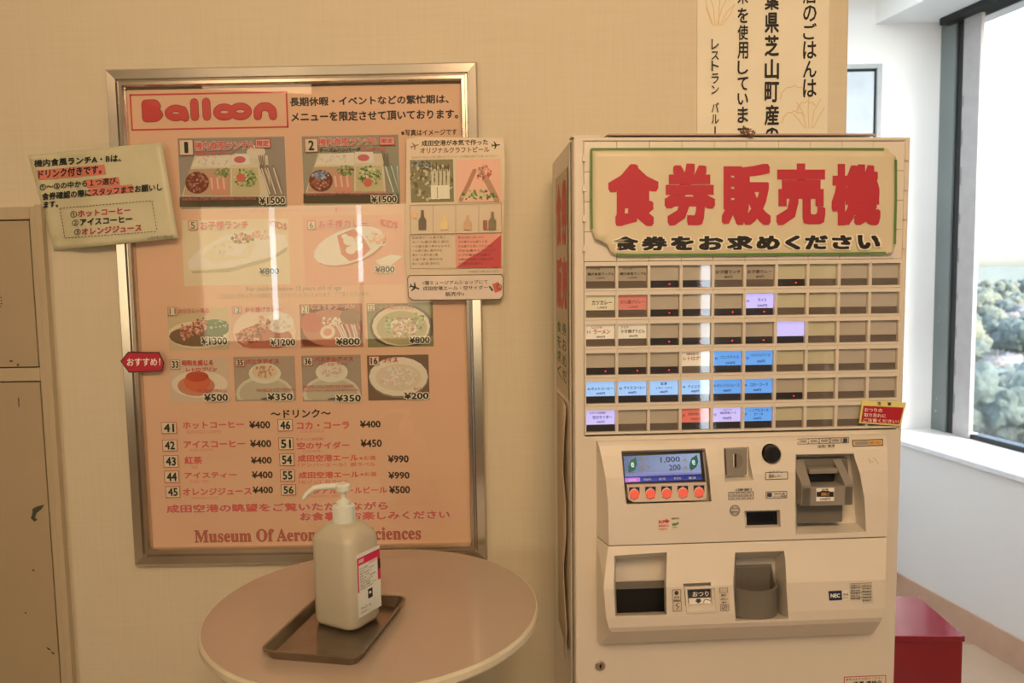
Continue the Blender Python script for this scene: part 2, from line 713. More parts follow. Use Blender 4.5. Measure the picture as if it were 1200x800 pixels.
# wall behind the photographer, with glowing blinds and gap panels added for the glass reflections
BLZ0, BLZ1 = .95, 2.08
m_ = MB()
m_.box(XL, -2.95, YB - .1, YB, 0, ZC)
m_.box(-2.6, 2.04, YB - .1, YB, 0, BLZ0)
m_.box(-2.6, 2.04, YB - .1, YB, BLZ1, ZC)
m_.box(-.72, 2.04, YB - .1, YB, BLZ0, BLZ1)
m_.box(2.145, 3.05, YB - .1, YB, 0, ZC)
m_.box(2.04, 2.145, YB - .1, YB, 2.35, ZC)
struct(m_, 'wall_behind', M_ROOM)
M_BLIND = mat('glowing_roller_blind', (.8, .7, .5, 1), .8, emit=(1, .80, .48, 1), es=3.2)  # cloth glows by itself in place of daylight behind it
M_GLOW = mat('glowing_gap_panel', (.8, .85, .9, 1), .6, emit=(.78, .90, 1, 1), es=9)  # added panels glow as overexposed daylight in the gaps
for x0, x1, z0, z1 in ((-2.03, -1.98, 1.15, 1.95), (-1.31, -1.27, 1.45, 2.0), (2.045, 2.14, 0.01, 2.35)):
    MB().box(x0, x1, YB - .05, YB - .04, z0, z1).build('glow_panel', M_GLOW, kind='structure')
for x0, x1 in ((-2.58, -2.03), (-1.98, -1.31), (-1.27, -.74)):
    bl = root('roller_blind', WORLD, ((x0 + x1) / 2, YB - .02, BLZ0), 'cream roller blind with an added daylight glow, behind the camera', 'blind', 'roller blinds behind the camera')
    MB().box(x0, x1, YB - .03, YB - .02, BLZ0, BLZ1).build('blind_cloth', M_BLIND, bl)
    MB().box(x0, x1, YB - .035, YB - .012, BLZ0 + .001, BLZ0 + .03).build('bottom_bar', M_MET, bl)

# =================================================================== OUTSIDE
GZ = -13.0
M_GROUND = mat('scrub_ground', (.06, .062, .045, 1), .95, noise=(.15, .05))
b = MB()
n = 24
vs, fs = [], []
for i in range(n + 1):
    for j in range(n + 1):
        x = 25 + (i / n) ** 2 * 1500
        y = -400 + j / n * 2200
        vs.append((x, y, GZ + 1.2 * math.sin(x * .02) * math.cos(y * .017) + max(0, (x - 500)) * .004))
for i in range(n):
    for j in range(n):
        k = i * (n + 1) + j
        fs.append((k, k + n + 1, k + n + 2, k + 1))
b.add(vs, fs)
struct(b, 'ground', M_GROUND)


def leafmat(name, a, c, sc):
    m = mat(name, a, .9)
    t = m.node_tree
    b = t.nodes['Principled BSDF']
    mx = [n for n in t.nodes if n.type == 'MIX'][0]
    mx.inputs[7].default_value = c
    nz = [n for n in t.nodes if n.type == 'TEX_NOISE'][0]
    nz.inputs['Scale'].default_value = sc
    nz.inputs['Detail'].default_value = 8
    bp = t.nodes.new('ShaderNodeBump')
    bp.inputs['Distance'].default_value = .35
    bp.inputs['Strength'].default_value = .9
    t.links.new(nz.outputs['Fac'], bp.inputs['Height'])
    t.links.new(bp.outputs[0], b.inputs['Normal'])
    return m


LEAF = [leafmat('dark_green_foliage', (.105, .135, .115, 1), (.035, .05, .042, 1), 1.6),  # foliage greyed and lifted so its colours carry the haze
        leafmat('olive_foliage', (.14, .155, .11, 1), (.05, .06, .042, 1), 1.8),
        leafmat('pale_grey_bare_twigs', (.19, .185, .175, 1), (.08, .08, .078, 1), 2.4)]
M_BARK = mat('bark', (.12, .10, .08, 1), .9)


def crown_mesh(kind, seed):
    rnd = random.Random(seed)
    bm = bmesh.new()
    for k in range(13):
        a = rnd.random() * 6.28
        r = 0 if k == 0 else rnd.uniform(1.3, 2.7)
        c = Vector((r * math.cos(a), r * math.sin(a), rnd.uniform(-1.4, 1.8)))
        R = rnd.uniform(.9, 1.6) if k else 2.3
        ret = bmesh.ops.create_icosphere(bm, subdivisions=3, radius=R, matrix=Matrix.Translation(c))
        for v in ret['verts']:
            d = (v.co - c).normalized()
            v.co += d * (rnd.random() ** 2 * .8 - .25) + Vector((0, 0, -.1))
    me = bpy.data.meshes.new('crown')
    bm.to_mesh(me)
    bm.free()
    me.materials.append(LEAF[kind])
    me.polygons.foreach_set('use_smooth', [True] * len(me.polygons))
    return me


CROWN = [crown_mesh(k, 11 + k) for k in range(3)]
TRUNK = MB().tube([(0, 0, -7.0), (.15, .1, -3), (0, 0, 0)], [.34, .25, .12], 8).mesh('trunk', M_BARK)
TL = ['dark green round tree in the woods beyond the window',
      'olive green tree in the woods beyond the window',
      'pale grey bare tree in the woods beyond the window']
TG = ['dark green trees outside', 'olive trees outside', 'pale bare trees outside']
rt = random.Random(5)
cnt = 0
for ring in range(17):
    dist = 46 * 1.15 ** ring
    nn = max(3, int(dist * .36 / 6.2))
    for k in range(nn):
        px = 1075 + (k + rt.uniform(-.3, .3)) * 330 / nn
        d = ray(px, 400)
        dd = dist * rt.uniform(.9, 1.12)
        x, y = d.x * dd, d.y * dd
        s = rt.uniform(.66, .95)
        kind = rt.choice((0, 0, 1, 1, 2))
        r = root('tree', WORLD, (x, y, GZ), TL[kind], 'tree', TG[kind])
        r.rotation_euler = (0, 0, rt.random() * 6.28)
        r.scale = (s, s, s * rt.uniform(.85, 1.05))
        del r['_base']
        BASES.remove(r)
        link('crown', CROWN[kind], r, loc=(0, 0, 6.3))
        link('trunk', TRUNK, r, loc=(0, 0, 6.3))
# far forest carpet: a rolling canopy nobody could count
b = MB()
vs, fs = [], []
na, nr = 70, 26
for i in range(nr + 1):
    for j in range(na + 1):
        ang = math.radians(8 + 52 * j / na)
        R = 520 * (1 + .09 * i) ** 1.25
        z = GZ + 5 + rt.uniform(-3.2, 3.2) + i * .25
        vs.append((R * math.sin(ang), R * math.cos(ang), z))
for i in range(nr):
    for j in range(na):
        k = i * (na + 1) + j
        fs.append((k, k + 1, k + na + 2, k + na + 1))
b.add(vs, fs)
b.build('forest', LEAF[1], kind='stuff', smooth=True, label='far hazy dark forest canopy along the skyline', cat='forest')

# =================================================================== WALL CABINET (left)
cab_r = WALL.p(84.5, 800, .018).x
ztop = WALL.p(30, 242, .018).z
CX0 = -1.62
M_CAB = mat('beige_painted_cabinet', alb(182, 146, 100), .42, noise=(.03, 4))
M_CABD = mat('beige_cabinet_door', alb(170, 134, 90), .4, noise=(.03, 3))
cab = root('wall_cabinet', WALL, ((CX0 + cab_r) / 2, 0, .05), 'beige painted steel wall cabinet with two stacked doors and chipped paint', 'cabinet')
d1r = WALL.p(35.5, 260, .018).x
z1t = WALL.p(30, 257, .018).z
z1b = WALL.p(30, 431, .018).z
z2t = WALL.p(30, 446.5, .018).z
d1r = (WALL.p(35, 260, .018).x + WALL.p(46, 430, .018).x) / 2
b = MB()
DX0 = CX0 + .06
b.box(CX0, DX0, -.018, -.0005, .05, ztop)
b.box(d1r, cab_r, -.018, -.0005, .05, ztop)
b.box(DX0, d1r, -.018, -.0005, z1t, ztop)
b.box(DX0, d1r, -.018, -.0005, z2t, z1b)
b.box(DX0, d1r, -.018, -.0005, .05, .10)
b.build('cabinet_frame', M_CAB, cab, bevel=.0015)
MB().box(cab_r - .010, cab_r + .0035, -.0215, -.0185, .05, ztop + .0035).build('edge_strip', M_CAB, cab, bevel=.001)
MB().box(DX0, d1r, -.004, -.001, .10, z1t).build('recess_back', M_DARK, cab)
for z0, z1 in ((z1b + .0025, z1t - .0025), (.1025, z2t - .0025)):
    o = MB().box(DX0 + .002, d1r - .0025, -.0178, -.004, z0, z1).build('cabinet_door', M_CABD, cab, bevel=.0008)
    pr = Print(WALL, .0181)
    CH = alb(70, 60, 40)
    if z1 > z1b:
        for q in ((13, 423, 2.2, 1.2), (21, 427.5, 1.8, 1.5), (1, 440, 1.5, 1)):
            if q[1] < 430:
                pr.ell(*q, CH, n=7)
    else:
        pr.poly([(38, 596), (44, 593), (52, 591), (49, 596), (43, 601), (41, 606), (44, 609), (40, 611), (36, 607), (38, 601)], CH)
        pr.poly([(21, 466), (22.4, 466), (22.6, 477), (21.6, 477)], CH)
        for q in ((39, 668, 1.3, 1.2), (30, 718, 1.2, 1), (57, 760, 3, 1), (62, 765, 2.6, 1)):
            pr.ell(*q, CH, rot=35, n=7)
    pr.done('paint_chip', o)
    if z1 > z1b:
        lp = MB()
        cx, cz = WALL.p(-12, 352, .018).x, WALL.p(0, 352, .018).z
        for rr, nn in ((.006, 6), (.012, 12), (.018, 18), (.024, 24)):
            for k in range(nn):
                a = 6.283 * k / nn
                lp.lathe([(.0014, 0), (.0014, -.0004)], (cx + rr * math.cos(a), -.018, cz + rr * math.sin(a)), 6, axis='Y')
        lp.build('speaker_holes', M_DARK, o)

# =================================================================== FRAMED MENU BOARD
FD = .022
fx0 = (WALL.p(122, 81.5, FD).x + WALL.p(157, 663.7, FD).x) / 2
fx1 = (WALL.p(559.3, 71.2, FD).x + WALL.p(570.7, 656.5, FD).x) / 2
fz1 = (WALL.p(122, 81.5, FD).z + WALL.p(559.3, 71.2, FD).z) / 2
fz0 = (WALL.p(157, 663.7, FD).z + WALL.p(570.7, 656.5, FD).z) / 2
mb_ = root('menu_board', WALL, ((fx0 + fx1) / 2, 0, fz0), 'large glazed restaurant menu board in a silver metal frame on the beige wall', 'menu board')
PROF = [(0, .0005), (0, .018), (.003, FD), (.019, FD - .001), (.0215, .017), (.024, .0175), (.0255, .021), (.031, .021), (.0335, .016), (.0335, .0005)]


def rail(ax, az, bx, bz, ix, iz):
    rings = []
    for (x, z, s) in ((ax, az, 0), (bx, bz, 1)):
        ring = []
        for t, d in PROF:
            ring.append((x + t * ix[s], -d, z + t * iz[s]))
        rings.append(ring)
    b = MB().loft(rings)
    return b.build('frame_rail', M_MET, mb_)


rail(fx0, fz1, fx1, fz1, (1, -1), (-1, -1))
rail(fx0, fz0, fx1, fz0, (1, -1), (1, 1))
rail(fx0, fz0, fx0, fz1, (1, 1), (1, -1))
rail(fx1, fz0, fx1, fz1, (-1, -1), (1, -1))
MB().box(fx0 + .033, fx1 - .033, -.003, -.0008, fz0 + .033, fz1 - .033).build('backing_board', mat('brown_backing', alb(150, 112, 74), .6), mb_)
PD = .0045
px0 = WALL.p(142.5, 103, PD).x + .004
px1 = WALL.p(540, 95, PD).x - .0005
pz1 = WALL.p(340, 102, PD).z
pz0 = WALL.p(360, 643.5, PD).z
PAPER = (.91, .62, .47, 1)
M_PAPER = mat('poster_paper', PAPER, .5, noise=(.015, 3))
sheet = MB().box(px0, px1, -PD, -.0032, pz0, pz1).build('menu_poster', M_PAPER, mb_)
mat_glass('poster_glass', (.97, .98, .97, 1), 1.5)
MB().box(fx0 + .032, fx1 - .032, -.0145, -.0125, fz0 + .032, fz1 - .032).build('glass_pane', MATS['poster_glass'], mb_)

RED = alb(205, 62, 52)
PINK = alb(216, 88, 72)
PINK2 = alb(220, 110, 92)
BLK = alb(42, 30, 22)
WHT = alb(236, 200, 156)
CRM = alb(224, 186, 138)

P = Print(WALL, PD)
# the name panel: fat rounded letters
P.border(152.6, 108.5, 337.5, 151.5, RED, 2.0)
STR = [[(170.5, 121.5), (171.5, 138.5)], [(170.5, 121.5), (181, 121.2), (184, 124.5), (181, 128.5), (172, 129.5)], [(172, 130), (183, 130.5), (186.5, 134.5), (183, 138), (171.5, 138.5)],
       [(214.5, 129), (217, 138)], [(227.5, 119.8), (228.3, 137)], [(241.5, 119.2), (242.5, 136.8)],
       [(302, 136), (302, 129.5), (306.5, 125), (314, 124.8), (319, 129), (320, 136)]]
RNG = [(206, 132.3, 8.6, 5.4, 7.6), (262.8, 131.2, 9, 5.8, 7.2), (281.6, 130.4, 9.2, 6.0, 7.4)]
for wd, c in ((9.9, alb(110, 30, 24)), (8.7, RED)):
    for q in STR:
        P.thick(q, wd, c)
    for q in RNG:
        P.ring(q[0], q[1], q[2], q[3], q[4] + (1.2 if wd > 9 else 0), c)
P.done('logo_panel', sheet)

P = Print(WALL, PD)
P.text('長期休暇・イベントなどの繁忙期は、', 339.5, 112.2, 526, 123, BLK, .035)
P.text('メニューを限定させて頂いております。', 341, 129.3, 537, 141, BLK, .035)
P.text('※写真はイメージです', 470, 151.3, 535.5, 158.8, BLK, .02)
P.text('For children below 12 years old of age', 289, 335, 400, 342, alb(150, 120, 80), 0)
P.text('ご注文は小学生以下のお客様を対象とさせていただいております。ご了承くださいませ。', 256, 343, 434, 348.6, alb(165, 130, 92), 0)
P.text('〜ドリンク〜', 317.3, 479.4, 387.7, 489.4, BLK, .03)
P.done('black_lettering', sheet)

# dish photographs ---------------------------------------------------------
rice = [alb(232, 200, 160), alb(240, 212, 172), alb(214, 176, 134)]
meat = [alb(150, 72, 46), alb(120, 54, 34), alb(176, 98, 66), alb(196, 130, 96)]
green = [alb(112, 122, 56), alb(142, 144, 74), alb(84, 98, 46), alb(188, 176, 110)]
fried = [alb(180, 92, 60), alb(206, 126, 88), alb(150, 70, 44), alb(222, 150, 110)]


def photo(box, bgc, fn):
    Q = Print(WALL, PD)
    Q.rect(*box, bgc)
    Q.clip = (box[0] + .5, box[1] + 1.5, box[2] - .5, box[3] - 1.5)
    fn(Q, *box)
    Q.clip = None
    return Q


def sausage(Q, x, y, l, r, a):
    ca, sa = math.cos(a), math.sin(a)
    Q.thick([(x - l * ca, y - l * sa), (x, y + 1), (x + l * ca, y + l * sa)], r * 2, alb(214, 134, 96))
    Q.thick([(x - l * .7 * ca - .8, y - l * .7 * sa - .8), (x + l * .6 * ca - .8, y + l * .6 * sa - .8)], r * .7, alb(232, 170, 130))


def cutlery(Q, x, y, hand):
    for k in range(3):
        xx = x + k * 7
        Q.thick([(xx, y), (xx + 5, y + 12), (xx + 13, y + 40)], 4.2, hand)
        Q.thick([(xx + .5, y + 2), (xx + 10, y + 32)], 1.2, alb(240, 220, 190))
    for k in range(4):
        Q.thick([(x - 3 + k * 2.2, y - 13), (x + k * 1.3, y + 2)], .9, alb(120, 96, 70))


def bento(cheese):
    def fn(Q, x0, y0, x1, y1):
        w, h = x1 - x0, y1 - y0
        Q.poly([(x0, y1 - 13), (x1, y1 - 13), (x1, y1), (x0, y1)], alb(86, 66, 40))
        Q.poly([(x0 + 18, y0 + 21), (x0 + .83 * w, y0 + 21), (x0 + .86 * w, y1 - 14), (x0 + 3, y1 - 14)], alb(222, 184, 138))
        Q.poly([(x0 + 21, y0 + 22), (x0 + 60, y0 + 20), (x0 + 60, y0 + 34), (x0 + 15, y0 + 34)], alb(232, 196, 150))
        Q.cluster(x0 + 40, y0 + 27, 19, 6, rice, 60, 2.4)
        Q.poly([(x0 + 61, y0 + 19), (x0 + 82, y0 + 19), (x0 + 83, y0 + 32), (x0 + 61, y0 + 32)], alb(238, 208, 166))
        Q.ell(x0 + 71, y0 + 26, 7, 4, alb(206, 96, 80))
        Q.poly([(x0 + 12, y0 + 37), (x0 + 60, y0 + 36), (x0 + 60, y1 - 15), (x0 + 5, y1 - 15)], alb(196, 146, 100))
        Q.poly([(x0 + 62, y0 + 36), (x0 + 92, y0 + 35), (x0 + 95, y1 - 15), (x0 + 62, y1 - 15)], alb(206, 170, 112))
        Q.ell(x0 + 21, y0 + 53, 14, 13, meat[1])
        Q.cluster(x0 + 21, y0 + 52, 12, 11, meat, 70, 2.2)
        if cheese:
            Q.cluster(x0 + 20, y0 + 46, 10, 4.5, [alb(130, 140, 140), alb(160, 164, 158), alb(100, 112, 116)], 40, 2.0)
        for k in range(3):
            sausage(Q, x0 + 39 + k * 7, y0 + 55, 9, 3.4, 1.45)
        Q.cluster(x0 + 50, y0 + 41, 9, 6, green, 60, 1.8)
        Q.cluster(x0 + 78, y0 + 47, 13, 11, green + [alb(226, 196, 130)], 110, 2.0)
        Q.ell(x0 + (72 if not cheese else 76), y0 + (47 if not cheese else 55), 5, 5, alb(214, 96, 72))
        if not cheese:
            Q.ell(x0 + 90, y0 + 17, 11, 8, alb(226, 190, 146))
        cutlery(Q, x0 + 96, y0 + 34, alb(150, 116, 84) if not cheese else alb(140, 140, 104))
    return fn


Q = photo((210, 161, 335, 244), alb(158, 130, 102), bento(False))
Q.done('dish_photo', sheet, label='photo of lunch box 1 with hamburg steak, sausages and salad')
Q = photo((355, 158.7, 468, 239.8), alb(160, 136, 100), bento(True))
Q.done('dish_photo', sheet, label='photo of lunch box 2 with cheese hamburg steak')


def kids_lunch(Q, x0, y0, x1, y1):
    # an aeroplane-like boat plate
    Q.poly([(222, 316), (220, 306), (232, 294), (262, 276), (300, 268), (334, 276), (338, 288), (318, 300), (270, 313)], alb(240, 208, 160))
    Q.poly([(224, 318), (270, 314), (318, 301), (337, 289), (336, 294), (316, 306), (268, 319), (226, 320)], alb(190, 160, 112))
    Q.poly([(236, 299), (262, 282), (300, 284), (292, 302), (248, 308)], alb(226, 190, 140))
    Q.poly([(250, 298), (268, 284), (290, 286), (282, 300)], rice[1])
    Q.cluster(284, 279, 14, 6, fried + green[:1], 50, 2.4)
    Q.cluster(308, 275, 12, 5, [alb(232, 180, 130), alb(220, 150, 106)], 30, 2.2)
    Q.cluster(262, 292, 12, 6, [alb(238, 206, 160), alb(214, 176, 120)], 24, 2.2)


Q = photo((214, 257, 339, 334), alb(226, 186, 134), kids_lunch)
Q.done('dish_photo', sheet, label='photo of the children\'s lunch on a long pale plate')


def kids_curry(Q, x0, y0, x1, y1):
    Q.ell(411, 290, 43, 20, alb(196, 120, 80), -18)
    Q.ell(409, 288, 43, 20, alb(240, 206, 160), -18)
    Q.poly([(395, 276), (414, 268), (424, 276), (434, 292), (424, 302), (410, 306), (400, 298)], alb(212, 118, 82))
    for c in ((409, 282, 7), (418, 288, 7), (411, 293, 6), (404, 277, 4), (420, 280, 4)):
        Q.ell(c[0], c[1], c[2], c[2] * .8, rice[1])
    Q.cluster(440, 279, 11, 7, [alb(232, 170, 120), alb(222, 150, 104), alb(238, 200, 150)], 40, 2.2)
    Q.thick([(424, 271), (436, 290), (452, 286)], 1.4, alb(246, 220, 176))
    Q.poly([(440, 305), (458, 298), (472, 300), (458, 311), (444, 310)], alb(240, 200, 156))


Q = photo((356, 252.5, 472.5, 334), alb(226, 152, 110), kids_curry)
Q.done('dish_photo', sheet, label='photo of the children\'s curry on an oval plate')


def katsu(Q, x0, y0, x1, y1):
    Q.ell(234, 392, 38, 16, alb(228, 188, 136))
    Q.ell(230, 394, 32, 12, alb(120, 80, 44))
    Q.ell(252, 384, 18, 10, green[2])
    for k in range(5):
        Q.cluster(214 + k * 6, 390 - k * 2.4, 4, 9, fried, 26, 2.2)
    Q.cluster(254, 380, 12, 5, green, 30, 1.8)


Q = photo((197, 360.3, 268.3, 410.4), alb(206, 164, 110), katsu)
Q.done('dish_photo', sheet, label='photo of cutlet curry')


def karaage(Q, x0, y0, x1, y1):
    Q.ell(310, 388, 37, 27, alb(236, 184, 140))
    Q.ell(310, 396, 33, 16, alb(190, 96, 62))
    Q.ell(328, 378, 16, 12, rice[0])
    Q.cluster(328, 378, 14, 10, rice, 50, 2)
    Q.cluster(292, 394, 14, 9, fried, 80, 2.8)
    Q.cluster(308, 380, 9, 9, fried, 40, 2.6)


Q = photo((270, 358.6, 348.3, 409.8), alb(222, 160, 118), karaage)
Q.done('dish_photo', sheet, label='photo of fried chicken curry')


def ramen(Q, x0, y0, x1, y1):
    Q.ell(386, 386, 40, 30, alb(122, 52, 30))
    Q.ell(388, 384, 34, 22, alb(196, 112, 74))
    Q.ell(365, 378, 13, 12, alb(200, 92, 62))
    Q.cluster(388, 376, 12, 5, rice, 34, 2)
    Q.ell(384, 389, 9, 8, alb(236, 186, 142), -20)
    Q.ell(384, 389, 5, 4.4, alb(216, 130, 90), -20)
    Q.ell(411, 371, 13, 9, alb(150, 96, 60))
    for k in range(9):
        Q.thick([(394 + k * 3, 380 + k % 2), (400 + k * 2.6, 392), (404 + k * 2, 404)], 1.5, random.choice(fried + rice))


Q = photo((351.7, 356, 425, 407), alb(176, 104, 66), ramen)
Q.done('dish_photo', sheet, label='photo of noodles in red-brown soup with an egg')


def udon(Q, x0, y0, x1, y1):
    Q.ell(471, 383, 38, 27, alb(80, 56, 34))
    Q.ell(470, 382, 34, 24, alb(222, 182, 130))
    Q.ell(471, 384, 30, 20, alb(180, 150, 92))
    Q.cluster(456, 380, 6, 9, green, 40, 2)
    Q.cluster(490, 376, 7, 10, green, 30, 2)
    Q.cluster(472, 384, 15, 12, [alb(222, 176, 130), alb(196, 140, 96), alb(170, 104, 74), rice[0]], 110, 2.4)


Q = photo((430.3, 355, 507.7, 406.3), alb(140, 118, 70), udon)
Q.done('dish_photo', sheet, label='photo of udon noodles with a fritter in a dark bowl')


def pudding(Q, x0, y0, x1, y1):
    Q.ell(234, 450, 33, 16, alb(230, 190, 146))
    Q.ell(230, 452, 22, 12, alb(206, 120, 80))
    Q.ell(231, 447, 15.5, 12, alb(214, 96, 54))
    Q.ell(231, 441, 13.5, 6, alb(190, 70, 38))


Q = photo((198.3, 418.8, 267.8, 470.7), alb(214, 170, 126), pudding)
Q.done('dish_photo', sheet, label='photo of a caramel pudding')


def icecream(cols):
    def fn(Q, x0, y0, x1, y1):
        cx = (x0 + x1) / 2
        Q.ell(cx, y1 - 8, 34, 22, alb(216, 184, 140))
        Q.ell(cx, y1 - 9, 30, 17, alb(196, 166, 122))
        Q.ell(cx, y0 + 20, 19, 12, alb(226, 196, 150))
        Q.ell(cx, y0 + 18, 15, 9, cols[0])
        Q.cluster(cx, y0 + 18, 12, 7, cols, 40, 2.2)
        Q.ell(cx + 8, y1 - 2, 13, 2.5, alb(110, 90, 66))
    return fn


Q = photo((274.5, 417.4, 346.3, 469.7), alb(178, 140, 104), icecream([alb(226, 178, 128), alb(206, 150, 104), alb(190, 126, 86)]))
Q.done('dish_photo', sheet, label='photo of vanilla ice cream')
Q = photo((354, 416, 423.4, 470), alb(170, 136, 102), icecream([alb(230, 190, 150), alb(222, 160, 126), alb(190, 180, 120)]))
Q.done('dish_photo', sheet, label='photo of pastel-coloured ice cream')


def ricedish(Q, x0, y0, x1, y1):
    Q.ell(467, 442, 35, 24, alb(150, 120, 88))
    Q.ell(467, 441, 34.5, 23, alb(232, 196, 152))
    Q.ell(467, 442, 27, 16, alb(222, 182, 136))
    Q.cluster(467, 442, 21, 12, rice + [alb(226, 168, 126)], 120, 2.2)


Q = photo((430.8, 415.8, 502.8, 468.7), alb(122, 86, 58), ricedish)
Q.done('dish_photo', sheet, label='photo of a plate of rice')

# numbers, names, prices ---------------------------------------------------------
P = Print(WALL, PD)
P.lay = 48
for s_, x0, y0, x1, y1 in (('1', 210, 163.5, 226.5, 182), ('2', 357, 162, 372.5, 178.3), ('5', 220.5, 258.5, 231.5, 269.5), ('6', 360, 258.5, 369.5, 269),
                           ('11', 196.7, 359.6, 207.6, 369.7), ('12', 272, 359, 283, 367.6), ('21', 352.6, 357, 362.6, 367.6), ('22', 430, 355.3, 439.5, 365),
                           ('33', 199.6, 421.2, 211, 432.6), ('35', 276, 420, 286.5, 429.6), ('36', 355, 418.2, 366.4, 428.4), ('16', 432.4, 417.2, 444.4, 428.2),
                           ('41', 189, 494.3, 207, 508), ('42', 190.2, 515, 207.8, 528.5), ('43', 191.4, 533.4, 209, 547.6), ('44', 192.5, 551.4, 210, 565.6), ('45', 194, 569.6, 211, 583),
                           ('46', 325.5, 491, 343, 505), ('51', 326.3, 512.6, 343.8, 527), ('54', 327.5, 531.3, 345, 545.7), ('55', 328.3, 549.8, 345.6, 563.8), ('56', 329.3, 567.4, 346.8, 580.2)):
    P = Print(WALL, PD)
    P.lay = 48
    w_ = x1 - x0
    big = y0 > 480
    P.rect(x0, y0, x1, y1, CRM)
    P.border(x0, y0, x1, y1, RED, .7)
    k = .16 if len(s_) == 2 else .36 if s_ == '1' else .28
    veiled = s_ in ('5', '6', '11', '12', '21', '22')  # pale veil of the glass reflection put into these numbers' ink
    P.text(s_, x0 + w_ * k, y0 + (y1 - y0) * .14, x1 - w_ * k, y1 - (y1 - y0) * .14, alb(110, 88, 52) if veiled else BLK, .03 if not veiled else .01)
    P.done('item_number', sheet)

P = Print(WALL, PD)
for s_, x0, y0, x1, y1, c in (
        ('機内食風ランチA', 228, 165, 297.5, 176, PINK), ('和風ハンバーグソース', 230, 177, 274, 182.3, PINK),
        ('機内食風ランチB', 373, 161, 441, 171, PINK), ('チーズinハンバーグ', 374, 173, 422.5, 178, BLK), ('デミグラス', 423, 172.5, 452, 177.5, PINK),
        ('お子様ランチ', 234.5, 258.6, 291, 268.2, PINK), ('お子様カレー', 373, 257, 431, 266.6, PINK),
        ('カツカレー単品', 209, 361, 245, 367, PINK), ('から揚げカレー', 287, 359.5, 329, 365.5, RED), ('しょうゆラーメン', 365, 356.6, 416, 362, PINK),
        ('かき揚げうどん', 444, 357, 485, 362, PINK2), ('昭和を感じる', 213, 421.6, 249.6, 428, RED), ('レトロプリン', 218, 430, 254, 435, RED),
        ('バニラアイス', 287.4, 420.2, 327, 426, RED), ('パステルアイス', 368.4, 417.6, 414, 423.4, RED), ('いちご・バニラ・マスカット', 373, 424.6, 408, 428, RED),
        ('ライス', 448, 418.6, 466, 424.4, RED)):
    P.lay = 54
    P.text(s_, x0, y0, x1, y1, c, .03, halo=WHT if x1 - x0 > 50 else None)
for s_, x0, y0, x1, y1 in (
        ('ホットコーヒー', 214, 493.6, 286, 502), ('アイスコーヒー', 215, 516, 287.4, 524.4), ('紅茶', 216, 534.5, 237, 543.8), ('アイスティー', 216, 553, 277.5, 560.4),
        ('オレンジジュース', 214, 571.4, 295, 580), ('コカ・コーラ', 347.5, 493.7, 409.5, 502.5), ('空のサイダー', 348, 517.5, 409.5, 526), ('もやっと成田発！', 347, 512.6, 380, 516),
        ('成田空港エール', 348.7, 532.3, 420, 540.7), ('※お酒', 421, 534, 440, 539), ('（アンバーエール）銀ラベル', 349, 541.8, 440, 546.8),
        ('成田空港エール', 349.8, 552.2, 421, 560.2), ('※お酒', 422, 553, 441, 558), ('（セゾン）白ラベル', 350, 562, 409, 566.8), ('ノンアルコールビール', 357.5, 570.4, 453.7, 578.2)):
    P.lay = 1
    P.text(s_, x0, y0, x1, y1, PINK, .04 if y1 - y0 > 6 else .015)
for s_, x0, y0, x1, y1 in (('BLENDED COFFEE', 219, 504, 259, 507.6), ('ICED COFFEE', 223, 525.6, 250, 528.6), ('TEA', 224, 545.4, 232, 548.6), ('ICED TEA', 223, 562.4, 245, 565.6),
                           ('ORANGE JUICE', 224, 581.8, 256, 585.2), ('COCA COLA', 352, 503.4, 380, 506.6), ('CIDER', 355, 527, 376, 530),
                           ('NON-ALCOHOLIC BEER', 357, 579.6, 397, 582.6)):
    P.lay = 1
    P.text(s_, x0, y0, x1, y1, PINK2, 0)
for s_, x0, y0, x1, y1 in (('PUDDING', 232, 456, 265, 459.6), ('VANILLA ICE CREAM', 300, 455, 344, 458.8),
                           ('PASTEL COLORED ICE CREAM', 356, 451, 414, 454.6), ('(Strawberry&Vanilla&Muscat)', 357, 455.8, 420, 459), ('RICE', 485, 453.6, 494, 457)):
    P.lay = 54
    P.text(s_, x0, y0, x1, y1, RED, 0)
for s_, x0, y0, x1, y1, c in (('HAMBURG STEAK WITH JAPANESE STYLE SAUCE', 214, 231, 300, 235.4, PINK2), ('HAMBURG STEAK WITH CHEESE & DEMI-GLACE', 358, 224.5, 456, 228.4, PINK2)):
    P.lay = 54
    P.text(s_, x0, y0, x1, y1, c, .01)
P.lay = 2
P.text('1・2のドリンクはホット(アイス)コーヒー・オレンジジュースからお選びいただけます', 265, 243.6, 425, 250.4, PINK, .02, halo=WHT, hb=.06)
P.text('成田空港の眺望をご覧いただきながら', 194.7, 589.2, 455, 599.2, PINK, .045, halo=alb(222, 180, 136), hb=.05)
P.text('お食事をお楽しみください', 351, 598.8, 527.5, 609, PINK, .045, halo=alb(222, 180, 136), hb=.05)
for s_, x0, y0, x1, y1 in (('限定', 299, 162.6, 317, 173.4), ('限定', 444.5, 160, 462.5, 170)):
    P.lay = 54
    P.rect(x0, y0, x1, y1, RED)
    P.rect(x0 + .9, y0 + .9, x1 - .9, y1 - .9, alb(226, 160, 128))
    P.text(s_, x0 + 2, y0 + 2, x1 - 2, y1 - 2, RED, .03)
for x0, y0, sl in ((316, 257.8, .2), (446, 256.2, .2)):
    P.lay = 54
    P.text('KIDS', x0, y0, x0 + 20, y0 + 7.5, PINK, .01, slope=sl)
P.done('red_lettering', sheet)

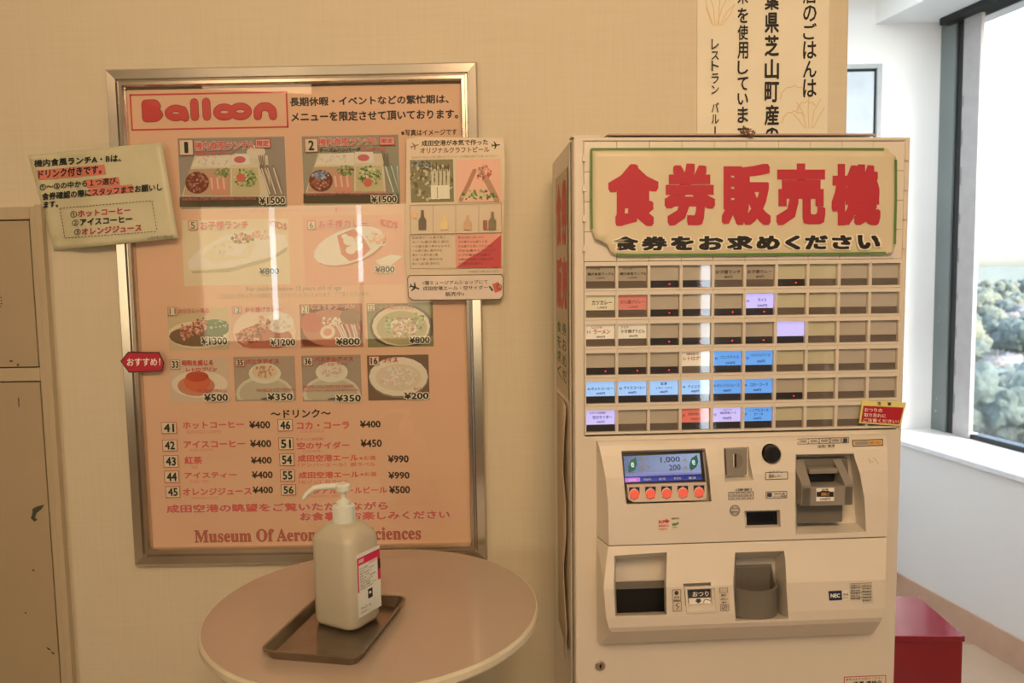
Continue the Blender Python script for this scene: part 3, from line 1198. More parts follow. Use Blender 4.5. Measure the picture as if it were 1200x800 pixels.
P = Print(WALL, PD)
for s_, x0, y0, x1, y1 in (('¥1500', 304, 230.3, 334, 239), ('¥1500', 435, 229, 465, 237.6), ('¥800', 304, 313.6, 327, 321.4), ('¥800', 439.5, 311.6, 462.5, 319.4),
                           ('¥1300', 236, 395, 266.3, 404), ('¥1200', 317, 396.4, 346, 405), ('¥800', 393.6, 395.6, 421.7, 404.2), ('¥800', 479.6, 394, 503.6, 402.2),
                           ('¥500', 239, 461.2, 267.2, 470), ('¥350', 313.4, 460.6, 343, 469), ('¥350', 393.6, 462.2, 423, 470.6), ('¥200', 473.6, 459.6, 502.4, 467.6)):
    P.lay = 56
    P.text(s_, x0, y0, x1, y1, BLK, .03, halo=alb(236, 200, 150), hb=.07)
for s_, x0, y0, x1, y1 in (('¥400', 292, 493, 316.6, 502), ('¥400', 293, 515, 317.8, 524), ('¥400', 294, 534.8, 318.4, 543.3), ('¥400', 295, 551.8, 319.6, 560.4), ('¥400', 296, 569.6, 320, 578),
                           ('¥400', 421.7, 492.5, 446, 501), ('¥450', 422.5, 514.5, 447.5, 523.7), ('¥990', 454.5, 533, 479, 542), ('¥990', 455, 552.5, 480, 561), ('¥500', 456, 569, 480.5, 578)):
    P.lay = 1
    P.text(s_, x0, y0, x1, y1, BLK, .03)
P.done('price_lettering', sheet)

P = Print(WALL, PD)
mus = ''.join(chr(0x1D400 + ord(c) - 65) if 'A' <= c <= 'Z' else chr(0x1D41A + ord(c) - 97) if 'a' <= c <= 'z' else ' ' for c in 'Museum Of Aeronautical Sciences')
P.text(mus, 228, 619.2, 493, 633.6, alb(196, 84, 60), 0, halo=alb(70, 36, 24), hb=.018)
P.done('museum_lettering', sheet)

# =================================================================== NOTICES TAPED AROUND THE FRAME
def dnote(px, py):
    t = min(max((px - 62) / 48, 0), 1)
    return .004 + .0225 * t * t * (3 - 2 * t)


def curved_sheet(quad, dfun, n, name, m, frame, thick=.0004, parent=None, **kw):
    """paper sheet from its four pixel corners (TL TR BR BL) following a depth function"""
    (a, b_, c, e) = [Vector((*q, 0)) for q in quad]
    b = MB()
    vs = []
    for back in (0, 1):
        for j in range(n + 1):
            for i in range(n + 1):
                u, v = i / n, j / n
                q = (a * (1 - u) + b_ * u) * (1 - v) + (e * (1 - u) + c * u) * v
                vs.append(frame.p(q.x, q.y, dfun(q.x, q.y) - back * thick))
    fs = []
    N = (n + 1) ** 2
    for j in range(n):
        for i in range(n):
            k = j * (n + 1) + i
            fs.append((k, k + n + 1, k + n + 2, k + 1))
            fs.append((k + N, k + 1 + N, k + n + 2 + N, k + n + 1 + N))
    rim = [i for i in range(n)] + [n + j * (n + 1) for j in range(n)] + [N - 1 - i for i in range(n)] + [(n - j) * (n + 1) for j in range(n)]
    for i in range(len(rim)):
        p, q = rim[i], rim[(i + 1) % len(rim)]
        fs.append((p, q, q + N, p + N))
    b.add(vs, fs)
    return b.build(name, m, parent, smooth=True, **kw)


M_NOTE = mat('cream_notice_paper', alb(198, 170, 118), .35, noise=(.03, 20), bump=(.5, 30))
nq = ((32.5, 181.5), (190, 166.5), (209, 279), (63, 293.5))
nt_ = root('paper_notice', WALL, (WALL.p(130, 290).x, 0, WALL.p(130, 290).z), 'creased cream paper notice with red highlights taped over the frame\'s left edge', 'notice')
curved_sheet(nq, lambda x, y: dnote(x, y) + .0006 * math.sin(x * .5 + y * .25), 18, 'paper', M_NOTE, WALL, parent=nt_)
P = Print(WALL, lambda x, y: dnote(x, y) + .0012)
ND = alb(38, 34, 26)
NR = alb(176, 50, 56)
HL = alb(206, 106, 74)


def hl(x0, y0, x1, y1, sl, c=HL, sk=.2):
    n = 8
    P.lay += 1
    for i in range(n):
        a, b_ = x0 + (x1 - x0) * i / n, x0 + (x1 - x0) * (i + 1) / n
        P.poly([(a, y0 + sl * (a - x0)), (b_, y0 + sl * (b_ - x0)), (b_ + sk * (y1 - y0), y1 + sl * (b_ - x0)), (a + sk * (y1 - y0), y1 + sl * (a - x0))], c, P.lay)


hl(42.5, 199.5, 122, 211, -.085)
hl(100, 210.5, 139, 219.5, -.08)
hl(103, 220.5, 155, 229.5, -.085)
P.done('red_highlight', nt_)
P = Print(WALL, lambda x, y: dnote(x, y) + .0015)
P.text('機内食風ランチA・Bは、', 40, 187, 142, 196, ND, .035, slope=-.066)
P.text('ドリンク付きです。', 45, 199, 119, 209.5, ND, .035, slope=-.08)
P.text('①〜③の中から１つ選び、', 46.5, 215.5, 139, 223.5, ND, .03, slope=-.088)
P.text('食券確認の際にスタッフまでお願いし', 49, 226, 190, 234.8, ND, .035, slope=-.083)
P.text('ます。', 51, 236, 68, 244, ND, .035, slope=-.08)
P.done('lettering', nt_)
P = Print(WALL, lambda x, y: dnote(x, y) + .0013)
for i in range(28):
    for (ax, ay, bx, by) in ((70, 244, 178, 235), (76, 279, 184, 271)):
        t0, t1 = i / 28, (i + .6) / 28
        P.thick([(ax + (bx - ax) * t0, ay + (by - ay) * t0), (ax + (bx - ax) * t1, ay + (by - ay) * t1)], .7, ND, 0)
for i in range(9):
    for (ax, ay, bx, by) in ((70, 244, 76, 279), (178, 235, 184, 271)):
        t0, t1 = i / 9, (i + .6) / 9
        P.thick([(ax + (bx - ax) * t0, ay + (by - ay) * t0), (ax + (bx - ax) * t1, ay + (by - ay) * t1)], .7, ND, 0)
P.done('dashed_frame', nt_)
P = Print(WALL, lambda x, y: dnote(x, y) + .0013)
P.text('①', 82.5, 247.5, 90, 255, ND, .01, slope=-.07)
P.text('ホットコーヒー', 91, 246.5, 153, 254.6, NR, .035, slope=-.07)
P.text('②', 84.5, 257.5, 92, 265, ND, .01, slope=-.07)
P.text('アイスコーヒー', 93.5, 256.5, 155, 264.6, ND, .035, slope=-.07)
P.text('③', 87, 268.3, 94.5, 275.6, ND, .01, slope=-.07)
P.text('オレンジジュース', 95.5, 267.3, 166, 275.3, NR, .035, slope=-.07)
P.text('レストラン バルーン', 173.5, 277, 203, 281, ND, .01, slope=-.07)
P.done('lettering', nt_)

# recommended tag on the left rail
hexq = [(141, 423), (150, 412), (186.6, 412.4), (192.4, 424.5), (190, 435), (151, 436.6)]
tg = root('paper_tag', WALL, (WALL.p(166, 436).x, 0, WALL.p(166, 436).z), 'small red hexagonal paper tag stuck on the frame\'s left rail', 'tag')
b = MB()
b.prism([WALL.p(x, y, .0226) for x, y in hexq], (0, .0006, 0))
b.build('paper', mat('dark_edge_paper', alb(64, 34, 24), .6), tg)
P = Print(WALL, .0226)
cxh, cyh = 167, 424.5
P.poly([(cxh + (x - cxh) * .955, cyh + (y - cyh) * .9) for x, y in hexq], alb(178, 36, 42))
P.text('おすすめ！', 148.6, 419.6, 188, 428.8, alb(232, 200, 160), .025, slope=-.01)
P.done('lettering', tg)

# beer flyer and shop card
FL = .0236
M_FLY = mat('glossy_flyer_paper', alb(214, 174, 126), .3, noise=(.02, 10))
fy = root('beer_flyer', WALL, (WALL.p(532, 320).x, 0, WALL.p(532, 320).z), 'laminated cream flyer with beer photos taped over the frame\'s right rail', 'flyer')
out = [(476.5, 163), (489, 160.5), (589.6, 161.5), (590.6, 167), (591.6, 200), (589.4, 321), (477.2, 322.5), (474.8, 300)]
b = MB()
b.prism([WALL.p(x, y, FL) for x, y in out], (0, .0006, 0))
b.build('paper', M_FLY, fy)
P = Print(WALL, FL)
P.text('成田空港が本気で作った', 494, 163.6, 572, 170.6, alb(60, 36, 26), .03)
P.text('オリジナルクラフトビール', 492.4, 172.2, 573.6, 179, alb(140, 70, 44), .03)


def plane(P, cx, cy, s, rot, col):
    pts = [(-1, 0), (-.9, -.12), (-.2, -.14), (.25, -.9), (.45, -.9), (.2, -.14), (.7, -.12), (.9, -.42), (1, -.42), (.92, 0),
           (1, .42), (.9, .42), (.7, .12), (.2, .14), (.45, .9), (.25, .9), (-.2, .14), (-.9, .12)]
    a = math.radians(rot)
    P.poly([(cx + s * (x * math.cos(a) - y * math.sin(a)), cy + s * (x * math.sin(a) + y * math.cos(a))) for x, y in pts], col)


plane(P, 486, 171, 5, 160, alb(150, 96, 66))
plane(P, 581, 170, 5, 175, BLK)
P.text('地元の水で仕込んだ香り豊かなクラフトビールを展望の館内でお楽しみください', 482, 182, 583, 185, alb(150, 116, 76), 0)
P.clip = (480.6, 186.4, 531.4, 237)
P.rect(481, 187, 531.4, 236.8, alb(130, 110, 66))
P.cluster(494, 194, 12, 6, [alb(70, 74, 80), alb(100, 100, 90), alb(160, 140, 100)], 60, 2.2)
P.cluster(506, 212, 26, 22, [alb(150, 128, 84), alb(110, 90, 54), alb(190, 160, 110), alb(96, 84, 48)], 180, 2.6)
for k in range(5):
    x = 507 + k * 4.6
    P.thick([(x, 199), (x, 222)], 3.0, alb(196, 170, 120))
    P.thick([(x, 193), (x, 200)], 1.2, alb(90, 66, 40))
P.rect(505, 217, 527, 233, alb(222, 194, 146))
P.rect(512, 219, 513, 232, alb(150, 128, 90))
P.clip = (535, 186, 586.4, 236.6)
P.rect(535.3, 186.5, 586.6, 236.4, alb(226, 160, 118))
P.thick([(540, 234), (549, 216), (556, 200)], 5, alb(170, 112, 74))
P.thick([(582, 234), (572, 214), (563, 200)], 7, alb(178, 122, 80))
P.cluster(566, 202, 9, 10, fried, 40, 2.2)
P.cluster(561, 229, 22, 6, green, 50, 2.2)
P.clip = None
GR = alb(150, 120, 80)
P.border(480.5, 239, 588, 273.5, GR, .5)
for x in (507.5, 534, 561):
    P.thick([(x, 240), (x, 273)], .4, GR, 0)
for cx, c, h in ((495, alb(110, 90, 60), 24), (520.5, alb(226, 180, 110), 20), (548, alb(206, 150, 100), 18), (577, alb(130, 104, 66), 22)):
    P.poly([(cx - 1.5, 270 - h), (cx + 1.5, 270 - h), (cx + 2, 270 - h * .68), (cx + 4.5, 270 - h * .5), (cx + 4.5, 269), (cx - 4.5, 269), (cx - 4.5, 270 - h * .5), (cx - 2, 270 - h * .68)], c)
P.ell(486, 252, 3, 4, alb(230, 170, 110))
P.rect(566, 258, 571, 269, alb(160, 90, 64))
P.border(480.3, 273.5, 587.6, 314, GR, .5)
P.rect(534, 274.3, 587.2, 313.4, alb(222, 142, 104))
P.poly([(587, 275.5), (587, 313.3), (534.4, 313.6), (548, 303), (566, 293)], alb(192, 66, 58))
rq = random.Random(3)
for k in range(7):
    P.text('成田空港エール香り高く爽やかなのどごし'[rq.randint(0, 6):][:rq.randint(9, 12)], 483, 276.5 + k * 5.1, 483 + rq.randint(28, 46), 279.6 + k * 5.1, alb(130, 100, 64), 0)
    P.text('ホップの華やかな香りと深いコクのある味わい'[rq.randint(0, 6):][:rq.randint(9, 12)], 537, 276.5 + k * 5.1, 537 + rq.randint(28, 44), 279.6 + k * 5.1, alb(120, 60, 46), 0)
P.text('※お酒は二十歳になってから', 549, 316.6, 584, 319, alb(120, 90, 60), 0)
P.done('print', fy)

M_FLY2 = mat('pink_card_paper', alb(222, 182, 142), .35)
sc_ = root('shop_card', WALL, (WALL.p(532, 350).x, 0, WALL.p(532, 350).z), 'small rounded shop notice card directly below the beer flyer', 'notice')
b = MB()
oc = [(480, 322.8), (587, 321.6), (590, 325), (589.6, 346), (586, 350.6), (484, 351.6), (478.5, 348), (477.6, 326)]
b.prism([WALL.p(x, y, FL) for x, y in oc], (0, .0006, 0))
b.build('paper', M_FLY2, sc_)
P = Print(WALL, FL)
for a, c in zip(oc, oc[1:] + oc[:1]):
    P.thick([a, c], .8, BLK, 0)
P.text('1階ミュージアムショップにて', 495.6, 328.4, 571.6, 333.2, BLK, .005)
P.text('成田空港エール・空サイダー', 495.6, 334.8, 571.6, 339.8, BLK, .005)
P.text('販売中♪', 522, 341.8, 544, 347, BLK, .005)
plane(P, 486, 336.5, 6, 200, BLK)
P.poly([(577, 333), (584, 330), (588, 340), (580, 343)], alb(200, 90, 64))
P.ring(585, 336, 2.6, 3, .8, alb(90, 50, 34), 12)
P.thick([(574, 336), (577, 340)], 2.4, alb(70, 90, 56))
P.done('print', sc_)

# =================================================================== RICE BANNER
BD = .003
bx0, bx1 = WALL.p(817, 60, BD).x, WALL.p(971, 60, BD).x
bz0 = WALL.p(880, 165, BD).z - .05
bz1 = bz0 + .95
bn = root('hanging_banner', WALL, ((bx0 + bx1) / 2, 0, bz0), 'tall cream banner with vertical black lettering and pale rice ears, above the ticket machine', 'banner')
MB().box(bx0, bx1, -BD, -.0008, bz0, bz1).build('banner_cloth', mat('cream_banner_cloth', alb(224, 190, 142), .6, noise=(.02, 8)), bn)
P = Print(WALL, BD)
TAN = alb(214, 166, 104)
for pts in ([(838, 30), (836, 8), (831, -6)], [(836, 30), (829, 10), (826, -4)], [(840, 30), (846, 10), (854, -6)], [(844, 30), (852, 14), (861, 5)], [(842, 30), (843, 6), (845, -10)],
            [(861, 5), (856, 16), (846, 30)], [(834, 28), (830, 16), (827, 8)],
            [(948, 150), (947, 130), (948, 112)], [(951, 150), (954, 130), (962, 116)], [(945, 150), (940, 130), (934, 120)], [(953, 150), (960, 136), (966, 126)], [(943, 150), (936, 140), (930, 134)]):
    if pts[0] == (948, 150):
        P.done('rice_drawing', bn)
        P = Print(WALL, BD)
    P.thick(pts, 1.1, TAN, 6)
for cx, cy, r in ((931, 114, 16), (931, 142, 14), (946, 128, 11)):
    pp = [(cx + (r + 1.2 * math.sin(k * 2.3)) * math.cos(math.radians(170 + k * 9)), cy + (r * .8 + 1.2 * math.cos(k * 1.7)) * math.sin(math.radians(170 + k * 9))) for k in range(18)]
    P.thick(pp, 1.1, TAN, 6)
P.done('rice_drawing', bn)
P = Print(WALL, BD)
BK = alb(30, 24, 18)
P.column((('店', -18, 4.5), ('の', 6, 25.5), ('ご', 27, 46.5), ('は', 48, 69), ('ん', 71, 91), ('は', 92.5, 114)), 941, 957, BK, .02)
P.column((('千', -42, -14), ('葉', -11, 12), ('県', 14.5, 39), ('芝', 41, 66), ('山', 69, 93), ('町', 95.6, 120), ('産', 122.5, 147), ('の', 149.2, 168)), 896, 913, BK, .03)
P.column((('お', -37, -16), ('米', -14, 5), ('を', 9, 27), ('使', 29, 47), ('用', 49, 69), ('し', 71, 87), ('て', 90, 106), ('い', 109, 123), ('ま', 125, 144), ('す', 147.2, 166)), 864.3, 876.8, BK, .02)
P.column((('レ', 45.6, 58), ('ス', 60, 70), ('ト', 71, 83), ('ラ', 86, 98), ('ン', 100, 110), ('バ', 120, 132), ('ル', 134, 145)), 833.6, 842.4, BK, .015)
P.text('｜', 837.3, 148, 838.8, 158, BK, .02)
P.done('lettering', bn)

# =================================================================== TABLE, TRAY, BOTTLE
TZ = EYE - .552
TCX, TCY, TR = -.2521, 1.2829, .2779
tb = root('bistro_table', WORLD, (TCX, TCY, 0), 'round cream pedestal table standing against the beige wall under the menu', 'table')
M_TOP = mat('cream_laminate', alb(188, 148, 110, .9), .16, noise=(.02, 3), coat=.3)
M_EDGE = mat('cream_table_edge', alb(212, 178, 130), .35)
MB().lathe([(TR - .004, -.018), (TR, -.013), (TR, -.004), (TR - .003, 0)], (TCX, TCY, TZ), 96, mi=0).build('table_edge', M_EDGE, tb, smooth=False)
MB().lathe([(TR - .006, -.001), (TR - .0045, .0006)], (TCX, TCY, TZ), 96).build('table_top', M_TOP, tb)
MB().lathe([(.05, -.03), (.05, -.0185)], (TCX, TCY, TZ), 32).lathe([(.03, -TZ + .02), (.03, -.03)], (TCX, TCY, TZ), 24).build('pedestal', M_MET, tb, smooth=False)
MB().lathe([(.20, 0), (.20, .008), (.05, .022)], (TCX, TCY, 0), 48).build('foot_plate', M_MET, tb)
TZ += .0006

# tray
rim = .017
q = [WORLD.hz(*p, TZ + rim) for p in ((309, 761), (427, 773), (472.5, 697), (372, 692.5))]
cen = sum(q, Vector()) / 4
ux = ((q[1] - q[0]) + (q[2] - q[3])).normalized()
ux.z = 0
ux.normalize()
uy = Vector((-ux.y, ux.x, 0))
hx = ((q[1] - q[0]).length + (q[2] - q[3]).length) / 4
hy = (abs((q[3] - q[0]).dot(uy)) + abs((q[2] - q[1]).dot(uy))) / 4
sh = ((q[3] - q[0]).dot(ux) + (q[2] - q[1]).dot(ux)) / 4
print('tray', hx * 2, hy * 2, 'shear', sh, 'angle', math.degrees(math.atan2(ux.y, ux.x)))


def rrect(hx, hy, r, z, n=5):
    pts = []
    for (sx, sy, a0) in ((1, -1, -90), (1, 1, 0), (-1, 1, 90), (-1, -1, 180)):
        for k in range(n + 1):
            a = math.radians(a0 + 90 * k / n)
            pts.append(Vector((sx * (hx - r) + r * math.cos(a), sy * (hy - r) + r * math.sin(a), z)))
    return pts


ty = root('steel_tray', WORLD, (cen.x, cen.y, TZ), 'shallow rectangular stainless steel tray on the round table, under the pump bottle', 'tray')
del ty['_base']
ty.rotation_euler = (0, 0, math.atan2(ux.y, ux.x))
M_TRAY = mat('dull_stainless', (.36, .31, .26, 1), .3, metal=1, noise=(.08, 25))
MB().loft([rrect(hx - .010, hy - .010, .010, .0002), rrect(hx - .002, hy - .002, .014, rim - .001), rrect(hx, hy, .016, rim), rrect(hx, hy, .016, rim - .002), rrect(hx - .001, hy - .001, .015, rim - .0025),
           rrect(hx, hy, .016, rim), rrect(hx - .004, hy - .004, .012, rim), rrect(hx - .011, hy - .011, .009, .0022), rrect(hx - .013, hy - .013, .008, .0018)]).build('tray_body', M_TRAY, ty, smooth=False)

# bottle
BZ = TZ + .0020
pf, pl, pr_ = WORLD.hz(413, 742.5, BZ), WORLD.hz(372, 729, BZ), WORLD.hz(445.5, 723, BZ)
print('bottle faces', (pl - pf).length, (pr_ - pf).length, (pl - pf).angle(pr_ - pf))
e1 = (pr_ - pf).normalized()
ang = math.atan2(e1.y, e1.x)
e1 = Vector((math.cos(ang), math.sin(ang), 0))
e2 = Vector((-e1.y, e1.x, 0))
hxw = (pr_ - pf).length / 2 * 1.12
hyw = abs((pl - pf).dot(e2)) / 2 * 1.12
hyw = max(hyw, .034)
bc = pf + e1 * hxw * .9 + e2 * hyw * .9
bt = root('pump_bottle', WORLD, (bc.x, bc.y, BZ), 'translucent white hand sanitiser pump bottle with red and white label, on the steel tray', 'bottle')
del bt['_base']
bt.rotation_euler = (0, 0, ang)
dist = (Vector((bc.x, bc.y, EYE)) - CAM)


def zat(py):
    d = ray(403, py)
    k = math.hypot(bc.x, bc.y) / math.hypot(d.x, d.y)
    return EYE + d.z * k - BZ


zsh, zneck, zcap, zcol, zhead0, zhead1 = zat(621.5), zat(610), zat(591.5), zat(588), zat(575), zat(566)
zb0 = zat(616)
print('bottle z', zsh, zneck, zcap, zhead1, 'half', hxw, hyw)
M_HDPE = mat('translucent_bottle_plastic', alb(188, 158, 116, 1.0), .38, sss=.35, noise=(.02, 6))
M_LIQ = M_HDPE
rg = [rrect(hxw - .010, hyw - .010, .016, 0), rrect(hxw - .003, hyw - .003, .018, .003), rrect(hxw, hyw, .018, .010), rrect(hxw, hyw, .018, zsh - .012), rrect(hxw - .0015, hyw - .0015, .018, zsh - .004), rrect(hxw - .006, hyw - .006, .020, zsh + .003)]
NR_ = .0165
for t in (.35, .7, 1.0):
    z = zsh + .003 + (zneck - zsh - .003) * t ** 1.6
    hx_, hy_ = hxw - .006, hyw - .006
    rg.append([Vector((p.x * (1 - t) + NR_ * math.cos(math.atan2(p.y, p.x)) * t, p.y * (1 - t) + NR_ * math.sin(math.atan2(p.y, p.x)) * t, z - .006 * math.sin(t * 3.14) * -1)) for p in rrect(hx_, hy_, .020, z)])
MB().loft(rg).build('bottle_body', M_HDPE, bt, smooth=True).modifiers.new('e', 'EDGE_SPLIT').split_angle = math.radians(50)
cp = MB()
cp.lathe([(NR_ + .001, zneck - .001), (NR_ + .001, zcap), (NR_ - .003, zcap + .001)], n=36)
cp.build('screw_cap', M_WHITEP, bt, bevel=.0008)
rb = MB()
for k in range(36):
    a = k * 2 * math.pi / 36
    rb.box(-.0006, .0006, 0, .0007, zneck, zcap - .001)
    for i in range(8):
        x, y, z = rb.v[-8 + i]
        y += NR_ + .0006
        rb.v[-8 + i] = (x * math.cos(a) - y * math.sin(a), x * math.sin(a) + y * math.cos(a), z)
rb.build('cap_ribs', M_WHITEP, bt)
MB().lathe([(.0115, zcap), (.0115, zcap + .006), (.006, zcap + .010), (.0045, zcap + .012), (.0045, zhead0), (.008, zhead0 + .001)], n=28).build('pump_stem', M_WHITEP, bt, smooth=False)
na = math.atan2(0, -1) - ang
nd = Vector((math.cos(na), math.sin(na), 0))
hb = MB()
hb.lathe([(.011, zhead0), (.0125, zhead0 + .002), (.0125, zhead1 - .003), (.010, zhead1)], n=28)
zm = (zhead0 + zhead1) / 2
hb.tube([nd * .006 + Vector((0, 0, zm + .002)), nd * .032 + Vector((0, 0, zm + .001)), nd * .046 + Vector((0, 0, zm - .001)), nd * .058 + Vector((0, 0, zm - .010)), nd * .064 + Vector((0, 0, zm - .018))], [.0055, .005, .0045, .004, .0034], 12)
hb.build('pump_head', M_WHITEP, bt, smooth=False, bevel=.0006)
# label on the right-hand face (local y = -hyw)
LB = Frame(bt.matrix_world.copy() if False else (Matrix.Translation((bc.x, bc.y, BZ)) @ Matrix.Rotation(ang, 4, 'Z')))
lab = MB()
lx0, lx1 = -hxw + .014, hxw - .006
lt, lbm = zat(640) * 1.0, zat(712)
lab.box(lx0, lx1, -hyw - .0006, -hyw - .0001, lbm, lt)
lo = lab.build('label', mat('label_paper', alb(222, 200, 158), .4), bt)
pm = MB()
y = -hyw - .0008


def lr(u0, v0, u1, v1, c, k=0):
    x0, x1 = lx0 + (lx1 - lx0) * u0, lx0 + (lx1 - lx0) * u1
    z1, z0 = lt - (lt - lbm) * v0, lt - (lt - lbm) * v1
    pm.add([(x0, y - k * .0002, z0), (x1, y - k * .0002, z0), (x1, y - k * .0002, z1), (x0, y - k * .0002, z1)], [(0, 1, 2, 3)], 0, c)


def lt_(s_, u0, v0, u1, v1, c, k=2, b=0):
    v, f = glyph(s_, b)
    ax, bx = min(t[0] for t in v), max(t[0] for t in v)
    ay, by = min(t[1] for t in v), max(t[1] for t in v)
    x0, x1 = lx0 + (lx1 - lx0) * u0, lx0 + (lx1 - lx0) * u1
    z1, z0 = lt - (lt - lbm) * v0, lt - (lt - lbm) * v1
    pm.add([(x0 + (x1 - x0) * (a - ax) / (bx - ax), y - k * .0002 - gd(s_, i), z0 + (z1 - z0) * (c_ - ay) / (by - ay)) for i, (a, c_) in enumerate(v)], f, 0, c)


LR = alb(198, 34, 60)
lr(0, .06, 1, .18, LR)
lr(0, .18, .06, .60, LR)
lr(.88, .18, 1, .55, LR)
lr(.90, .22, 1, .38, (.01, .01, .01, 1), 1)
lt_('消毒用', .05, .085, .28, .15, WHT, 2, .02)
tk = alb(70, 60, 48)
for k, s_ in enumerate(('手指消毒剤', 'エタノール80%', '有効成分', '効能・効果', '用法・用量', '使用上の注意', '火気厳禁', '容量1L', '保管及び取扱い')):
    lt_(s_, .10, .23 + k * .04, .45 + .4 * ((k * 37) % 10) / 10, .255 + k * .04, tk)
lt_('指定医薬部外品', .5, .19, .84, .215, LR)
lr(.42, .62, .62, .77, (.02, .02, .02, 1), 1)
lr(.46, .66, .56, .70, WHT, 2)
lt_('アルコール', .1, .85, .55, .89, tk, 2, .02)
lt_('製造販売元', .1, .92, .42, .945, tk)
pm.build('label_print', M_INK, lo)

# =================================================================== RED BOX
rz = .5
c0 = WORLD.hz(1132, 744, rz)
c1 = WORLD.hz(1077, 697, rz)
M_RED = mat('glossy_red_steel', (.30, .012, .026, 1), .14, noise=(.05, 6), coat=.5)
rb_ = root('red_box', WORLD, (c0.x - .19, (c0.y + c1.y) / 2, 0), 'glossy red steel box standing on the floor right of the ticket machine', 'box')
del rb_['_base']
dv = c1 - c0
rb_.rotation_euler = (0, 0, math.atan2(dv.y, dv.x) - math.pi / 2)
ln = dv.length
MB().box(-.186, .186, -ln / 2 + .004, ln / 2 - .004, 0.012, rz - .018).build('box_body', M_RED, rb_, bevel=.003)
MB().box(-.19, .19, -ln / 2, ln / 2, rz - .017, rz).build('lid', M_RED, rb_, bevel=.003)
b = MB()
for x in (-.16, .16):
    for yy in (-ln / 2 + .03, ln / 2 - .03):
        b = MB().lathe([(.015, 0), (.015, .0118)], (x, yy, 0), 14)
        b.build('foot', M_BLACK, rb_)

# =================================================================== TICKET MACHINE
Kp = KIO.p
kz = lambda py, d=0, px=780: Kp(px, py, d).z
kx_ = lambda px, d=0, py=400: Kp(px, py, d).x
ZKT = kz(160.5)
XR = KW
KDEP = .275
kio = root('ticket_machine', KIO, (KW / 2, KDEP / 2, 0), 'cream meal ticket vending machine with rows of small buttons and a red-lettered paper sign', 'ticket machine')
# front door with two openings: button field, control block
bx0_, bx1_ = kx_(685, 0, 400), kx_(1054, 0, 400)
bz1_, bz0_ = kz(165), kz(509.5)
cx0_, cx1_ = kx_(699, 0, 620), kx_(1026, 0, 620)
cz1_, cz0_ = kz(516), kz(747.5)
body = MB().box(0.002, KW - .002, .034, KDEP, .012, ZKT - .001).build('cabinet_shell', M_STEEL, kio, bevel=.003)
body['tmp'] = 1
door = MB().box(.0045, KW, 0, .030, .03, ZKT).build('front_door', M_STEEL, kio)


def cutter(quadF, dF, quadB=None, dB=0.0, r=0):
    """pocket: from the pixel outline on depth dF to the outline on depth dB"""
    F = [Kp(x, y, dF) for x, y in quadF]
    if quadB is None:
        B = [Vector((p.x, -dB, p.z)) for p in F]
    else:
        B = [Kp(x, y, dB) for x, y in quadB]
    # extend toward the viewer
    X_ = [f + (f - b) * (.06 / max(.001, abs(f.y - b.y))) if quadB is None else Vector((f.x, f.y - .06, f.z)) for f, b in zip(F, B)]
    b = MB().loft([X_, F, B]) if quadB else MB().loft([[Vector((f.x, f.y - .08, f.z)) for f in F], B])
    o = b.build('cutter', M_PLAST, kio)
    return o


def boxcut(x0, x1, z0, z1, y0=-.1, y1=.2):
    return MB().box(x0, x1, y0, y1, z0, z1).build('cutter', M_PLAST, kio)


bake_bool(door, [boxcut(bx0_, bx1_, bz0_, bz1_), boxcut(cx0_ + .004, cx1_ - .004, cz0_ + .004, cz1_ - .004)])
bv = door.modifiers.new('bevel', 'BEVEL')
bv.width = .0035
bv.segments = 3
bv.limit_method = 'ANGLE'
bv.angle_limit = math.radians(40)
MB().box(.004, KW - .004, .030, .034, .03, ZKT - .003).build('door_gasket', M_DARK, kio)
del body['tmp']
for x in (.04, KW - .04):
    for y in (.05, KDEP - .04):
        MB().lathe([(.018, 0.002), (.018, .0118)], (x, y, 0), 14).build('foot', M_BLACK, kio)
# thin hinge strip on the top left edge
MB().box(.002, kx_(703, 0, 159), .002, .03, ZKT + .0002, ZKT + .003).build('hinge_strip', M_STEEL, kio)

# button field ------------------------------------------------------------
GX0, GX1 = kx_(684.8, .002, 324), kx_(1056.2, .002, 322)
PX = (GX1 - GX0) / 10
rows_px = [(311.6, 337.3), (345.8, 371.6), (380, 406), (414, 440), (447.7, 473.8), (480.8, 507)]
rows = []
for a, b_ in rows_px:
    rows.append((Kp(704, a, .003).z, Kp(704, b_, .003).z))
# even pitch
top0 = rows[0][0]
pitch = (rows[0][0] - rows[5][0]) / 5
WH = sum(a - b_ for a, b_ in rows) / 6
MB().box(bx0_ - .001, bx1_ + .001, .0245, .029, bz0_ - .001, bz1_ + .001).build('button_backing', M_DARK, kio)
M_UNLIT = mat('unlit_label', alb(176, 148, 112), .6)
M_STRIP = mat('smoked_strip', alb(108, 84, 60), .3)
M_STRIPD = mat('dark_smoked_strip', alb(50, 40, 32), .3)
mat_glass('button_cover_glass', (.985, .98, .975, 1), 1.5, rough=.03, gain=1.2)
WX = PX * .915


def ringbox(mb, ox0, ox1, oz0, oz1, ix0, ix1, iz0, iz1, y0, y1):
    o_ = [(ox0, oz0), (ox1, oz0), (ox1, oz1), (ox0, oz1)]
    i_ = [(ix0, iz0), (ix1, iz0), (ix1, iz1), (ix0, iz1)]
    v = [(x, y0, z) for x, z in o_] + [(x, y0, z) for x, z in i_] + [(x, y1, z) for x, z in o_] + [(x, y1, z) for x, z in i_]
    f = []
    for k in range(4):
        j = (k + 1) % 4
        f += [(k, j, 4 + j, 4 + k), (8 + k, 12 + k, 12 + j, 8 + j), (k, 8 + k, 8 + j, j), (4 + k, 4 + j, 12 + j, 12 + k)]
    mb.add(v, f)


